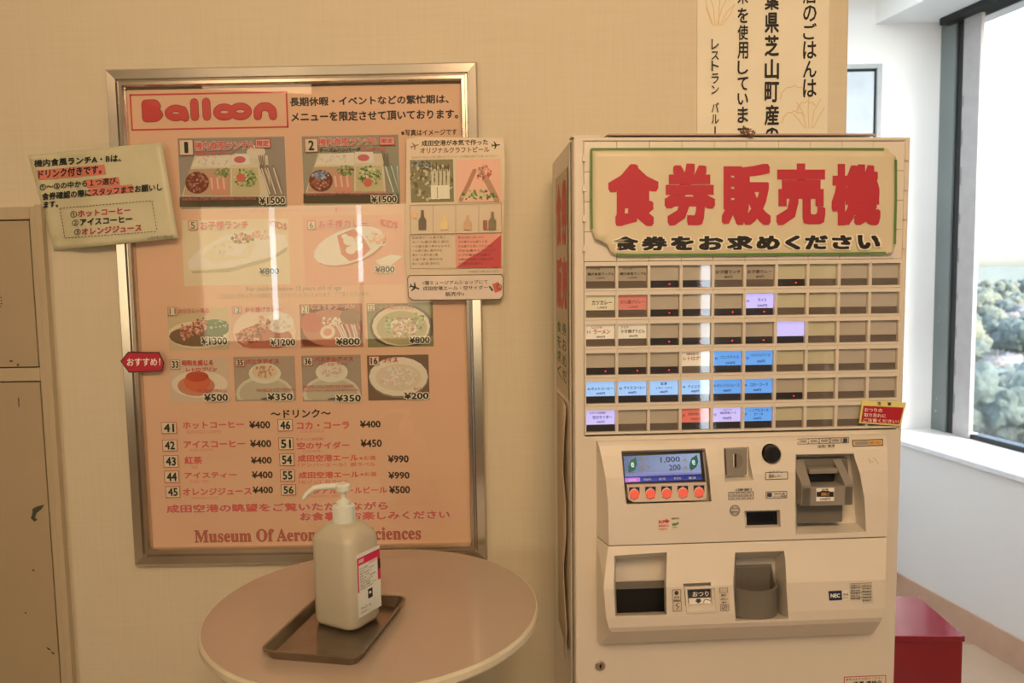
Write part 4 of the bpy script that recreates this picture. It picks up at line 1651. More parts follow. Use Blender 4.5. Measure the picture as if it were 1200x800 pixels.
# cell-local coordinates: origin at the window's lower-left corner
up, dn = (pitch - WH) * .62, (pitch - WH) * .34
fm = MB()
ringbox(fm, -(PX - WX) / 2 + .0002, WX + (PX - WX) / 2 - .0002, -dn, WH + up, 0, WX, 0, WH, -.003, .024)
me_frame = fm.mesh('button_frame', M_PLAST)
SPL = WH * .32
me_strip = MB().box(.0006, WX - .0006, .0035, .006, .0004, SPL).mesh('lower_strip', M_STRIP)
me_stripd = MB().box(.0006, WX - .0006, .0035, .006, .0004, SPL).mesh('lower_strip', M_STRIPD)
me_led = MB().lathe([(.0011, .0034), (.0011, .0022), (.0005, .0018)], (WX * .68, 0, SPL * .5), 10, axis='Y').mesh('indicator_lamp', mat('red_lamp', (.6, .02, .02, 1), .3, emit=(1, .03, .05, 1), es=2.2))
me_cover = MB().box(.0003, WX - .0003, .0004, .0012, .0003, WH - .0003).mesh('clear_cover', MATS['button_cover_glass'])


def lab_mat(key):
    spec_ = {'dim': (alb(180, 150, 112), None, 0), 'cream': (alb(222, 192, 142), (1, .75, .45, 1), .12), 'cream2': (alb(226, 200, 156), (1, .8, .55, 1), .2),
             'pink': (alb(214, 122, 98), (1, .3, .2, 1), .12), 'blue': (day(70, 130, 200), (.16, .42, .95, 1), .8), 'pale': (day(120, 170, 220), (.36, .58, .98, 1), .85),
             'violet': (day(170, 170, 230), (.55, .52, .98, 1), .85), 'orange': (alb(214, 110, 86), (1, .2, .12, 1), .25), 'blank': (alb(192, 162, 124), None, 0),
             'blankr': (alb(200, 170, 132), None, 0), 'blanky': (alb(206, 178, 128), None, 0)}[key]  # glare blanks are lightened to hold reflections in their colour
    n = 'label_' + key
    return MATS.get(n) or mat(n, spec_[0], .5, emit=spec_[1], es=spec_[2])


me_lab = {}


def lab_mesh(key):
    if key not in me_lab:
        me_lab[key] = MB().box(.0006, WX - .0006, .0035, .006, SPL + .0002, WH - .0006).mesh('label_card', lab_mat(key))
    return me_lab[key]


DKT = alb(48, 38, 30)
BLT = (.012, .05, .24, 1)
BRN = alb(150, 70, 40)
REDT = (.45, .03, .04, 1)
VIO = (.08, .05, .25, 1)
CELLS = {
    (0, 0): ('dim', [('機内食風ランチA', .08, .96, .42, .62, DKT), ('1,500円', .36, .66, .72, .86, DKT), ('ドリンク付', .2, .5, .12, .26, DKT)], 0),
    (0, 1): ('dim', [('機内食風ランチB', .08, .96, .42, .62, DKT), ('1,500円', .36, .66, .72, .86, DKT), ('ドリンク付', .2, .5, .12, .26, DKT)], 0),
    (0, 2): ('blank', [], 1), (0, 3): ('blank', [], 1),
    (0, 4): ('dim', [('お子様ランチ', .08, .94, .34, .60, DKT), ('800円', .38, .66, .72, .9, DKT)], 0),
    (0, 5): ('dim', [('お子様カレー', .08, .94, .34, .60, DKT), ('800円', .38, .66, .72, .9, DKT)], 0),
    (0, 6): ('blanky', [], 1),
    (1, 0): ('cream', [('カツカレー', .22, .9, .34, .64, DKT), ('1,300円', .42, .72, .74, .9, DKT)], 0),
    (1, 1): ('pink', [('から揚げカレー', .1, .92, .34, .6, BRN), ('1,200円', .38, .7, .72, .88, BRN)], 0),
    (1, 2): ('blank', [], 1), (1, 3): ('blankr', [], 1), (1, 4): ('blank', [], 1),
    (1, 5): ('violet', [('16', .06, .16, .42, .6, VIO), ('ライス', .46, .76, .34, .56, VIO), ('200円', .44, .78, .74, .92, VIO)], 1),
    (2, 0): ('cream2', [('しょうゆ', .22, .56, .14, .3, REDT), ('ラーメン', .28, .84, .36, .66, REDT), ('11', .06, .16, .44, .6, DKT), ('800円', .38, .66, .78, .92, DKT)], 0),
    (2, 1): ('cream2', [('うどん', .12, .38, .14, .3, REDT), ('かき揚げうどん', .12, .94, .38, .62, DKT), ('800円', .4, .68, .76, .9, DKT)], 0),
    (2, 2): ('blank', [], 1), (2, 3): ('blankr', [], 1), (2, 4): ('blank', [], 1), (2, 5): ('blank', [], 1), (2, 6): ('violet', [], 0),
    (3, 0): ('blank', [], 1), (3, 1): ('blank', [], 1), (3, 2): ('blank', [], 1),
    (3, 3): ('cream2', [('レトロプリン', .08, .92, .34, .6, BRN), ('昭和を感じる', .2, .6, .12, .26, BRN)], 0),
    (3, 4): ('blue', [('バニラアイス', .26, .92, .32, .54, BLT), ('35', .08, .18, .42, .6, BLT), ('350円', .46, .78, .74, .92, BLT)], 0),
    (3, 5): ('blue', [('パステルアイス', .22, .92, .24, .44, BLT), ('36', .08, .18, .42, .6, BLT), ('350円', .46, .74, .66, .86, BLT)], 0),
    (4, 0): ('pale', [('ホットコーヒー', .2, .94, .38, .6, BLT), ('41', .06, .16, .42, .58, BLT), ('400円', .36, .66, .72, .9, BLT)], 0),
    (4, 1): ('pale', [('アイスコーヒー', .22, .96, .36, .58, BLT), ('42', .06, .16, .42, .58, BLT), ('400円', .36, .64, .7, .88, BLT)], 0),
    (4, 2): ('pale', [('紅茶', .4, .62, .14, .34, BLT), ('レモン・ミルク', .24, .8, .44, .58, BLT), ('400円', .36, .64, .7, .88, BLT)], 0),
    (4, 3): ('pale', [('アイスティー', .24, .9, .38, .6, BLT), ('44', .06, .16, .4, .56, BLT), ('400円', .36, .64, .7, .88, BLT)], 0),
    (4, 4): ('blue', [('オレンジジュース', .16, .96, .32, .54, BLT), ('45', .04, .13, .36, .52, BLT), ('400円', .38, .66, .7, .88, BLT)], 0),
    (4, 5): ('blue', [('コカ・コーラ', .24, .86, .3, .54, BLT), ('46', .04, .13, .36, .52, BLT), ('400円', .34, .62, .7, .88, BLT)], 0),
    (4, 6): ('blank', [], 1),
    (5, 0): ('violet', [('もやっと成田発！', .14, .7, .14, .28, VIO), ('空のサイダー', .24, .9, .38, .62, BLT), ('450円', .38, .64, .74, .9, VIO)], 0),
    (5, 1): ('blank', [], 0), (5, 2): ('blank', [], 0),
    (5, 3): ('orange', [('成田空港エール', .26, .84, .32, .52, BRN), ('54', .06, .16, .42, .6, BRN), ('990円', .36, .66, .68, .86, BRN)], 0),
    (5, 4): ('violet', [('成田空港エール', .28, .86, .3, .48, VIO), ('白ラベル', .42, .7, .12, .24, REDT), ('990円', .38, .68, .66, .86, VIO), ('55', .06, .16, .42, .6, VIO)], 0),
    (5, 5): ('blue', [('ノンアルコール', .22, .9, .16, .36, BLT), ('ビール', .4, .72, .42, .6, BLT), ('56', .06, .14, .42, .58, BLT), ('500円', .36, .64, .74, .9, BLT)], 0),
}
for r in range(6):
    for c in range(10):
        key, txt, led = CELLS.get((r, c), ('blanky' if c in (6, 7) else 'blank', [], 0))
        x0 = GX0 + c * PX + (PX - WX) / 2
        z0 = top0 - r * pitch - WH
        bo = link('ticket_button', me_frame, kio)
        bo.location = Vector(bo.location) + Vector((x0, 0, z0))
        link('label_card', lab_mesh(key), bo)
        link('lower_strip', me_stripd if (led or key in ('blue', 'pale', 'violet', 'orange')) else me_strip, bo)
        if led:
            link('indicator_lamp', me_led, bo)
        link('clear_cover', me_cover, bo)
        if txt:
            pm = MB()
            lz0, lz1 = SPL, WH
            for s_, u0, u1, v0, v1, cc in txt:
                v, f = glyph(s_, .025)
                ax, bx = min(t[0] for t in v), max(t[0] for t in v)
                ay, by = min(t[1] for t in v), max(t[1] for t in v)
                X0, X1 = WX * u0, WX * u1
                Z1, Z0 = lz1 - (lz1 - lz0) * v0, lz1 - (lz1 - lz0) * v1
                pm.add([(X0 + (X1 - X0) * (a - ax) / (bx - ax), .0033 - gd(s_, i), Z0 + (Z1 - Z0) * (b_ - ay) / (by - ay)) for i, (a, b_) in enumerate(v)], f, 0, cc)
            pm.build('lettering', M_INK, bo)

# three rows of blank covers behind the sign
zr0, zr1 = top0 + up + .0006, bz1_ - .001
hh = (zr1 - zr0) / 4
me_bl = MB().box(.0004, PX - .0004, -.0015, .024, .0004, hh - .0004).mesh('blank_cover', M_PLAST)
for r in range(4):
    for c in range(10):
        o = link('blank_cover', me_bl, kio)
        o.location = Vector(o.location) + Vector((GX0 + c * PX, 0, zr0 + r * hh))
me_cl = MB().box(-.003, .0035, -.0035, .002, -.005, .005).mesh('latch_tab', M_PLAST)
for k in range(4):
    for x in (bx0_, bx1_ + .0015):
        o = link('latch_tab', me_cl, kio)
        o.location = Vector(o.location) + Vector((x, 0, zr0 + hh * (k + .45)))

# control block --------------------------------------------------------------
LEV = [(515.5, .010, 700.5, 1037.5), (520, .018, 701.5, 1039), (532, .026, 704.5, 1040), (558, .038, 709.5, 1041), (588, .044, 712.5, 1041), (637, .048, 713.5, 1040)]
LEV2 = [(637.8, .0445, 713, 1039), (640, .046, 712.5, 1039), (683.5, .068, 707.5, 1038), (688, .070, 707.5, 1038), (722, .071, 710.5, 1037), (733, .069, 713.5, 1034), (738, .064, 716, 1032)]
dtab = []
for py, d, a, c in LEV + LEV2:
    dtab.append((Kp(780, py, d).z, d))


def dz_(z):
    if z >= dtab[0][0]:
        return dtab[0][1]
    for (z0, d0), (z1, d1) in zip(dtab, dtab[1:]):
        if z1 <= z <= z0:
            return d0 + (d1 - d0) * (z0 - z) / max(1e-6, z0 - z1)
    return dtab[-1][1]


def dK(px, py):
    d = .04
    for _ in range(6):
        d = dz_(Kp(px, py, d).z)
    return d


def block(levs, name, close):
    rings = []
    for py, d, a, c in levs:
        z = Kp(780, py, d).z
        xa, xc = Kp(a, py + 2, d).x, Kp(c, py - 8, d).x
        rings.append([(cx0_, .026, z), (cx0_, 0, z), (xa, -d, z), (xc, -d, z), (cx1_, 0, z), (cx1_, .026, z)])
    if close:
        z = cz0_
        rings.append([(cx0_, .026, z), (cx0_, 0, z), (cx0_ + .006, -.012, z), (cx1_ - .006, -.012, z), (cx1_, 0, z), (cx1_, .026, z)])
    return MB().loft(rings).build(name, M_PLAST, kio)


ub = block(LEV, 'control_panel', False)
lb = block(LEV2, 'dispensing_panel', True)
# pockets of the upper block
c_disp = cutter([(727.5, 521.5), (829, 519), (834.5, 588), (733.5, 591)], .052, [(728.5, 531), (825, 528), (831.5, 586), (735, 589.5)], .0105)
c_coin = cutter([(846.5, 522.5), (881, 520.5), (886, 565.5), (849, 567.5)], .05, [(848.5, 525.5), (877, 524), (877, 558), (850.5, 559)], .020)
c_win = cutter([(876.5, 602), (918.5, 600.8), (919, 620.8), (877, 622)], .06, None, .030)
c_bill = cutter([(931, 531.5), (1004, 530), (1011, 556), (1014.5, 583), (1015.5, 624), (932.5, 627)], .05, [(934, 534), (996, 533), (999, 558), (1001, 583), (1003, 612), (935, 613)], .001)
kn = Kp(905, 531.8, .03)
c_knob = MB().lathe([(.0165, -.05), (.0165, 0), (.0135, .016)], (kn.x, kn.y, kn.z), 28, axis='Y').build('cutter', M_PLAST, kio)
bake_bool(ub, [c_disp, c_coin, c_win, c_bill, c_knob])
c_slot = cutter([(718, 647), (784, 642.5), (781.5, 684), (782, 721), (720.5, 722.5), (718.5, 684)], .085, [(722, 655), (779, 651), (778, 680), (778.5, 717), (723, 718), (721.5, 681)], .012)
c_cup = cutter([(861, 641), (927.8, 639), (925, 683), (928, 727), (861.5, 730), (858.5, 684)], .085, [(862, 655), (908, 653), (908, 683), (908, 716), (863, 717), (862, 684)], .006)
c_flap = cutter([(805, 690), (838, 688.6), (839.5, 714.5), (807, 716)], .09, None, .056)
bake_bool(lb, [c_slot, c_cup, c_flap])
for o in (ub, lb):
    bv = o.modifiers.new('bevel', 'BEVEL')
    bv.width = .0022
    bv.segments = 3
    bv.limit_method = 'ANGLE'
    bv.angle_limit = math.radians(28)

# the display
dq = [(729.5, 532.5), (820.5, 528.8), (825.8, 562.6), (731.8, 566)]
dd = [.0145, .0145, .030, .030]
DV = [Kp(x, y, d) for (x, y), d in zip(dq, dd)]
nrm = (DV[1] - DV[0]).cross(DV[3] - DV[0]).normalized()
if nrm.y > 0:
    nrm = -nrm
DV[2] = DV[1] + (DV[3] - DV[0]) * ((DV[2] - DV[1]).length / (DV[3] - DV[0]).length)


def dpt(u, v, k=0):
    p = (DV[0] * (1 - u) + DV[1] * u) * (1 - v) + (DV[3] * (1 - u) + DV[2] * u) * v
    return p + nrm * (.0002 + .00005 * k)


MB().prism([dpt(-.03, -.05), dpt(1.03, -.05), dpt(1.03, 1.04), dpt(-.03, 1.04)], -nrm * .0035).build('display_bezel', mat('black_bezel', (.012, .012, .016, 1), .3), kio)
mscr = mat_ink('lit_screen_ink', .25, nz=0)
t_ = mscr.node_tree
bb_ = t_.nodes['Principled BSDF']
mx_ = [n for n in t_.nodes if n.type == 'MIX'][0]
t_.links.new(mx_.outputs[2], bb_.inputs['Emission Color'])
bb_.inputs['Emission Strength'].default_value = .62
pm = MB()


def sq(u0, v0, u1, v1, c, k=0):
    pm.add([dpt(u0, v0, k), dpt(u0, v1, k), dpt(u1, v1, k), dpt(u1, v0, k)], [(0, 1, 2, 3)], 0, c)


def st(s_, u0, v0, u1, v1, c, k=3, b=0.0):
    v, f = glyph(s_, b)
    ax, bx = min(t[0] for t in v), max(t[0] for t in v)
    ay, by = min(t[1] for t in v), max(t[1] for t in v)
    pm.add([dpt(u0 + (u1 - u0) * (x - ax) / (bx - ax), v1 - (v1 - v0) * (y_ - ay) / (by - ay), k + gd(s_, i) / .00005) for i, (x, y_) in enumerate(v)], f, 0, c)


SB = (.28, .40, .72, 1)
sq(0.01, .06, .99, .66, SB)
sq(.01, .66, .99, .78, (.42, .45, .92, 1))
sq(.01, .78, .99, .97, (.08, .13, .78, 1))
sq(.01, .82, .2, .97, (.38, .16, .72, 1), 1)
for k, s_ in enumerate(('日本語', 'English', '中文', '한국어', '取消')):
    st(s_, .06 + k * .19, .86, .15 + k * .19, .94, (.5, .5, .3, 1))
st('1,000', .48, .14, .73, .36, (.02, .02, .05, 1), 3, .012)
st('200', .58, .42, .73, .62, (.02, .02, .05, 1), 3, .012)
BR_ = (.22, .16, .05, 1)
st('円', .77, .24, .81, .36, BR_, 3, .02)
st('円', .77, .50, .81, .62, BR_, 3, .02)
st('投入', .21, .12, .31, .24, BR_, 3, .02)
st('釣り', .21, .42, .33, .54, BR_, 3, .02)
for v_ in (.34, .40, .62):
    sq(.2, v_, .40, v_ + .012, (.16, .22, .42, 1), 1)
for u0, sx in ((.115, 1), (.90, 1)):
    GRN = (.02, .10, .07, 1)
    pts = [(-.055, .22), (-.05, .05), (-.02, -.14), (.05, -.25), (.06, -.02), (.03, .16), (-.02, .24)]
    pm.add([dpt(u0 + a * 1.05, .37 + b_ * 1.05, 2) for a, b_ in pts][::-1], [tuple(range(7))], 0, GRN)
    pm.add([dpt(u0 - .035, .56, 2), dpt(u0 - .05, .70, 2), dpt(u0 - .02, .58, 2)], [(0, 1, 2)], 0, GRN)
    st('e', u0 - .018, .28, u0 + .022, .46, (.5, .7, .9, 1), 4, .02)
pm.build('display_screen', mscr, kio)
# the strip of five language keys
SQ = [(735, 568.5), (828, 565.5), (828.5, 583), (824, 586), (742, 588.3), (736.5, 585)]
dst = .037
b = MB()
b.prism([Kp(x, y, dst) for x, y in SQ], (0, .012, 0))
ks = b.build('key_strip', mat('key_strip_plate', alb(212, 170, 128), .4), kio, bevel=.0006)
P = Print(KIO, dst)
NAVY = (.01, .04, .09, 1)
for k in range(5):
    cx, cy = 743.3 + k * 18.95, 578.8 - k * .56
    P.poly([(cx - 6.2, cy - 8), (cx + 6.2, cy - 8.3), (cx + 6.2, cy), (cx + 4.5, cy + 5), (cx, cy + 7), (cx - 4.5, cy + 5), (cx - 6.2, cy)], NAVY)
    P.text('円', cx - 1.5, cy - 7.6, cx + 1.5, cy - 4.8, alb(210, 120, 90), .02)
    P.ell(cx, cy, 6.0, 6.3, alb(214, 180, 140))
P.done('key_surround', ks)
for k in range(5):
    cx, cy = 743.3 + k * 18.95, 578.8 - k * .56
    p = Kp(cx, cy, dst)
    MB().lathe([(.0075, -.0002), (.0075, -.0022), (.0062, -.0030)], (p.x, p.y, p.z), 22, axis='Y').build('round_key', mat('coral_key', alb(226, 92, 66), .35, emit=(1, .12, .06, 1), es=.25), kio)

# coin slot
q = [(850.5, 526), (875.5, 524.8), (875.5, 556.3), (852, 557.3)]
cb = MB().prism([Kp(x, y, .030) for x, y in q], (0, .009, 0)).build('coin_slot_plate', M_BROWN, kio, bevel=.0012)
P = Print(KIO, .0302)
P.ell(862.5, 539.8, 8.3, 9, alb(124, 100, 74), a0=-90, a1=90)
P.thick([(861.8, 532), (862, 547)], 2.2, (.008, .007, .006, 1), 4)
P.thick([(859.6, 532), (859.8, 547)], .8, alb(220, 190, 150), 0)
P.done('coin_slot', cb)
# return knob
MB().lathe([(.0132, .018), (.0132, -.002), (.0118, -.005), (.0100, -.0055)], (kn.x, kn.y, kn.z), 30, axis='Y').box(kn.x - .0006, kn.x + .0006, kn.y - .0062, kn.y - .0050, kn.z - .009, kn.z + .009).build('return_knob', mat('black_knob', (.012, .012, .014, 1), .35), kio, smooth=False)
# reader window
MB().prism([Kp(x, y, .0325) for x, y in [(875, 600), (920, 599), (920.5, 622.5), (875.5, 624)]], (0, .001, 0)).build('reader_window', mat('black_reader_window', (.004, .005, .010, 1), .15), kio)

# bill acceptor
AC = root('x', KIO, (0, 0, 0))
ac = MB()
up_q = [(934.5, 537.5), (993.5, 536.5), (995.5, 566), (936, 567.5)]
ac.prism([Kp(x, y, .014) for x, y in up_q], (0, .012, 0))
acb = ac.build('bill_acceptor', M_BROWN2, kio, bevel=.0015)
fx0_, fx1_ = Kp(939.5, 580, .05).x, Kp(999.5, 580, .05).x
fzt, fzb = Kp(968, 567.3, .05).z, Kp(968, 592.3, .05).z
zu = Kp(960, 538, .014).z
ml, mr = Kp(953, 557, .05).x, Kp(988, 557, .05).x
hood = MB()
# side cheeks, throat and front lip
hood.add([(fx0_, -.05, fzb), (fx0_, -.05, fzt), (fx0_ - .002, -.014, zu), (fx0_ - .002, .006, zu), (fx0_, .006, fzb)] + [(ml - .003, -.05, fzb), (ml - .003, -.05, fzt), (ml, -.014, zu), (ml, .006, zu), (ml - .003, .006, fzb)],
         [(0, 1, 2, 3, 4), (5, 9, 8, 7, 6), (0, 5, 6, 1), (1, 6, 7, 2), (2, 7, 8, 3), (3, 8, 9, 4), (4, 9, 5, 0)])
hood.add([(mr + .003, -.05, fzb), (mr + .003, -.05, fzt), (mr, -.014, zu), (mr, .006, zu), (mr + .003, .006, fzb)] + [(fx1_, -.05, fzb), (fx1_, -.05, fzt), (fx1_ - .003, -.014, zu), (fx1_ - .003, .006, zu), (fx1_, .006, fzb)],
         [(0, 1, 2, 3, 4), (5, 9, 8, 7, 6), (0, 5, 6, 1), (1, 6, 7, 2), (2, 7, 8, 3), (3, 8, 9, 4), (4, 9, 5, 0)])
hood.box(fx0_, fx1_, -.05, .006, fzb, fzt - .004)
hood.build('acceptor_hood', M_BROWN, acb, bevel=.0008)
MB().box(fx0_ - .001, fx1_ - .004, -.026, .006, Kp(965, 612, .026).z, fzb - .0008).build('acceptor_base', M_BROWN2, acb, bevel=.0012)
zm1 = Kp(968, 548, .02).z
MB().box(ml + .001, mr - .001, -.022, -.0145, fzt - .003, zm1 - .006).build('bill_mouth', M_BLACK, acb)
MB().box(ml + .001, mr - .001, -.034, -.0145, zm1 - .006, zm1 + .002).build('mouth_lip', M_BROWN, acb, bevel=.001)
P = Print(KIO, .0502)
P.rect(956.5, 571.5, 977.5, 587, WHT)
P.poly([(957, 576), (962, 576), (960, 582), (957, 582)], BLK)
P.poly([(972, 576), (977, 576), (977, 582), (974, 582)], BLK)
P.poly([(962, 575), (972, 575), (974.5, 582), (959.5, 582)], BLK)
P.text('紙幣挿入口', 962.5, 576.8, 971.5, 580.8, alb(220, 140, 60), .02)
P.text('紙幣', 963, 572.4, 971, 575, BLK, .01)
P.text('1000円', 961, 583, 973, 586.4, BLK, .01)
P.done('bill_sticker', acb)
bpy.data.objects.remove(AC)
BASES.pop()

# stickers on the upper block
P = Print(KIO, lambda x, y: dK(x, y) + .0004)
SK = alb(206, 166, 124)
DK = alb(60, 52, 48)


def box_line(x0, y0, x1, y1, w=.7, c=DK, sl=-.03):
    for a, b_ in (((x0, y0), (x1, y0 + sl * (x1 - x0))), ((x1, y0 + sl * (x1 - x0)), (x1, y1 + sl * (x1 - x0))), ((x1, y1 + sl * (x1 - x0)), (x0, y1)), ((x0, y1), (x0, y0))):
        P.thick([a, b_], w, c, 0)


def T_(s_, x0, y0, x1, y1, c=DK, b=.01):
    P.text(s_, x0, y0, x1, y1, c, b, slope=-.03)


for k, s_ in enumerate(('1000', '2000', '5000', '10000')):
    x = 934.8 + k * 12.7
    box_line(x, 514.2 - k * .4, x + 12, 520.4 - k * .4, .6)
    T_(s_, x + 2, 515.6 - k * .4, x + 10, 518.8 - k * .4)
box_line(986.5, 512.6, 994.6, 518.8, .6)
P.poly([(988, 513.6), (993, 513.4), (993, 518), (988, 518.2)], DK)
T_('（紙幣）', 958, 521, 968, 525)
T_('専用', 970, 520.6, 978, 524.4)
P.done('sticker', ub)
P = Print(KIO, lambda x, y: dK(x, y) + .0004)
P.poly([(998.5, 515.4), (1034.6, 514), (1035, 522), (999.3, 523.4)], DK)
P.poly([(999.6, 516.4), (1033.6, 515.1), (1034, 521), (1000.3, 522.3)], alb(206, 140, 70))
P.poly([(1002, 517.2), (1018, 516.6), (1018, 520.4), (1002, 521)], alb(130, 120, 100))
T_('使用できます', 1019, 517.2, 1032, 520.4)
P.done('sticker', ub)
P = Print(KIO, lambda x, y: dK(x, y) + .0004)
T_('とりけし', 901, 551.4, 917, 554.4)
box_line(897, 553.6, 923, 561.8, .7)
T_('返却レバー', 901, 555.6, 916, 560, DK, .02)
P.done('sticker', ub)
P = Print(KIO, lambda x, y: dK(x, y) + .0004)
box_line(897.8, 576.2, 922, 583.8, .7)
P.poly([(899, 577.4), (904.5, 577.2), (904.5, 582), (899, 582.2)], DK)
T_('領収書', 907, 577.6, 920, 579.8)
T_('カード専用', 906, 580.4, 921, 583)
P.done('sticker', ub)
P = Print(KIO, lambda x, y: dK(x, y) + .0004)
box_line(853.8, 576.8, 882.6, 585.2, .7)
for k in range(4):
    P.ring(858 + k * 6.6, 580.9 - k * .2, 2.7, 2.9, .6, DK, 12)
    T_(('500', '100', '50', '10')[k], 856.4 + k * 6.6, 580 - k * .2, 859.8 + k * 6.6, 582.2 - k * .2)
T_('（硬貨）', 862, 572.4, 881, 575.4, DK, .02)
P.done('sticker', ub)
P = Print(KIO, lambda x, y: dK(x, y) + .0004)
P.ring(861.2, 598, 5.8, 6.2, .7, DK, 20)
P.ring(861.2, 598, 4.6, 4.9, .5, DK, 16)
T_('新500', 858, 594.4, 864.6, 597)
T_('使用可', 857.6, 598.4, 864.8, 601.4)
# small red and green paper
P.done('sticker', ub)
P = Print(KIO, lambda x, y: dK(x, y) + .0004)
P.poly([(769.8, 604.6), (797.8, 603.4), (798.6, 621.8), (770, 623.6)], alb(214, 178, 134))
T_('税込', 771.6, 609.4, 778.4, 613.6, alb(190, 40, 44), .04)
P.poly([(780, 607.4), (785, 610.6), (780.4, 613.8), (780.6, 611.6), (777, 611.8), (777, 609.4), (780.4, 609.2)], alb(190, 40, 44))
T_('価格表示', 771.6, 614.6, 784, 617.4, alb(190, 50, 50), .02)
T_('のお知らせ', 771.6, 618.4, 782, 621.4, alb(190, 50, 50), .02)
T_('軽減税率', 787, 606.4, 796, 608.6)
P.poly([(787.6, 613), (793, 612.6), (794.6, 610.6), (795.6, 613.6), (792, 615.6), (787.6, 615.8)], alb(80, 120, 60))
T_('対象外', 787.6, 616.8, 794, 618.6, alb(80, 120, 60))
# scratch
P.done('sticker', ub, label='small paper with red and green print')
P = Print(KIO, lambda x, y: dK(x, y) + .0004)
for a in ([(1018, 537), (1020, 543)], [(1023, 536), (1027, 539), (1029, 543)], [(1020, 540), (1024, 541)]):
    P.thick(a, .8, alb(176, 148, 110), 4)
P.done('scratch', ub)

# lower block: ticket outlet, change flap, cup
MB().prism([Kp(x, y, .0145) for x, y in [(718.5, 682.5), (778.5, 680.2), (780, 716), (720, 718)]], (0, .002, 0)).build('ticket_outlet', M_BLACK, lb)
MB().prism([Kp(x, y, .016) for x, y in [(719, 682), (778.5, 680), (778.8, 688.6), (719.5, 690.4)]], (0, .001, 0)).build('outlet_shutter', M_BROWN2, lb)
fq = [(802.6, 688), (839.8, 686.6), (841.3, 717.2), (804.8, 718.7)]
fr_ = MB()
fo = [Kp(x, y, .0735) for x, y in fq]
fi = [Kp(x, y, .0735) for x, y in [(805.4, 690.6), (837.6, 689.3), (838.9, 714.4), (807.3, 715.8)]]
v = fo + fi + [p + Vector((0, .0025, 0)) for p in fo + fi]
f = []
for k in range(4):
    j = (k + 1) % 4
    f += [(k, j, 4 + j, 4 + k), (8 + k, 12 + k, 12 + j, 8 + j), (k, 8 + k, 8 + j, j), (4 + k, 4 + j, 12 + j, 12 + k)]
fr_.add(v, f)
fr_.build('flap_frame', M_PLAST, lb, bevel=.0004)
fp = MB().prism([Kp(x, y, .062) for x, y in [(805.6, 690.8), (837.6, 689.5), (838.9, 714.6), (807.3, 716)]], (0, .002, 0)).build('change_flap', M_BROWN2, lb)
P = Print(KIO, .0622)
P.poly([(806.6, 691.6), (837, 690.4), (837.6, 699.4), (807, 700.4)], DK)
P.text('おつり', 811.5, 692.6, 830.5, 698.6, WHT, .02)
P.poly([(807, 700.8), (837.6, 699.8), (838.2, 706.6), (807.6, 707.6)], WHT)
P.poly([(816, 701.4), (821, 701.2), (821, 703.6), (823, 703.5), (818.5, 706.8), (814, 703.9), (816, 703.8)], DK)
P.thick([(824, 706.6), (826, 702), (830, 702.4), (836, 706)], .8, DK, 4)
P.done('flap_print', fp)
P = Print(KIO, lambda x, y: dK(x, y) + .0004)
P.poly([(787.2, 690.2), (798.6, 689.6), (800.2, 716.4), (788.6, 717.2)], alb(208, 170, 126))
P2 = P
P = Print(KIO, lambda x, y: dK(x, y) + .0004)
P.poly([(842.2, 688.2), (853.4, 687.6), (855.2, 715.2), (844, 716)], alb(208, 170, 126))
P3, P = P, P2
box_line(788, 691, 797.8, 703.4, .5)
P.ell(792.8, 694.6, 2.4, 2.6, DK)
T_('食券', 789.8, 698.4, 796.4, 701)
T_('取出口', 789.6, 702, 797.4, 704.4, DK, .02)
box_line(788.8, 704.6, 798.4, 716, .5)
P.thick([(795, 706), (791.8, 709.4), (795.4, 710.6), (793, 714)], .8, DK, 4)
P.done('sticker', lb)
P = P3
box_line(843.2, 689, 852.6, 694, .5)
T_('レシート', 844.6, 690.4, 851.6, 692.6)
T_('発行', 845, 695.6, 851, 699, DK, .03)
T_('ボタン', 844.6, 700.6, 853, 703.2, DK, .03)
T_('押す', 846, 704.6, 851.6, 707, DK, .02)
box_line(844.4, 708.4, 854, 715.6, .5)
P.ring(849, 711.6, 3, 2.2, .6, DK, 12)
P.thick([(846, 713), (852, 710)], .6, DK, 4)
# maker's plate and sticker
P.done('sticker', lb)
P = Print(KIO, lambda x, y: dK(x, y) + .0004)
P.poly([(970.8, 692.4), (986.2, 691.6), (987, 702.8), (971.8, 703.6)], (.015, .03, .10, 1))
T_('NEC', 973.4, 695.4, 984.4, 700.2, WHT, .04)
P.poly([(987, 691.2), (995, 690.8), (995.6, 702.2), (987.6, 702.8)], alb(222, 190, 146))
T_('形名', 988.2, 695, 994, 698, DK, .02)
T_('DC12V', 988.2, 699.4, 994, 701)
P.poly([(995.6, 683.8), (1021.6, 682.2), (1023.6, 706.4), (1011, 707.6), (1010, 702.8), (996.8, 703.4)], alb(202, 170, 128))
for k in range(6):
    T_(('定格電圧100V', '消費電力90W', '電気用品', '製造番号', '質量 95kg', '取扱注意')[k], 997, 684.8 + k * 3.1, 1008, 686.8 + k * 3.1)
    T_(('お問い合わせ', '保守連絡先', '電話番号', '点検記録', '平成年月', '管理番号')[k], 1010.4, 684.8 + k * 3.5, 1021, 687 + k * 3.5)
for y in (683.4, 687.4, 694, 700):
    P.thick([(996, y + .4), (1022, y - .8)], .4, DK, 0)
P.done('maker_plate', lb, label='dark blue maker plate and specification stickers')

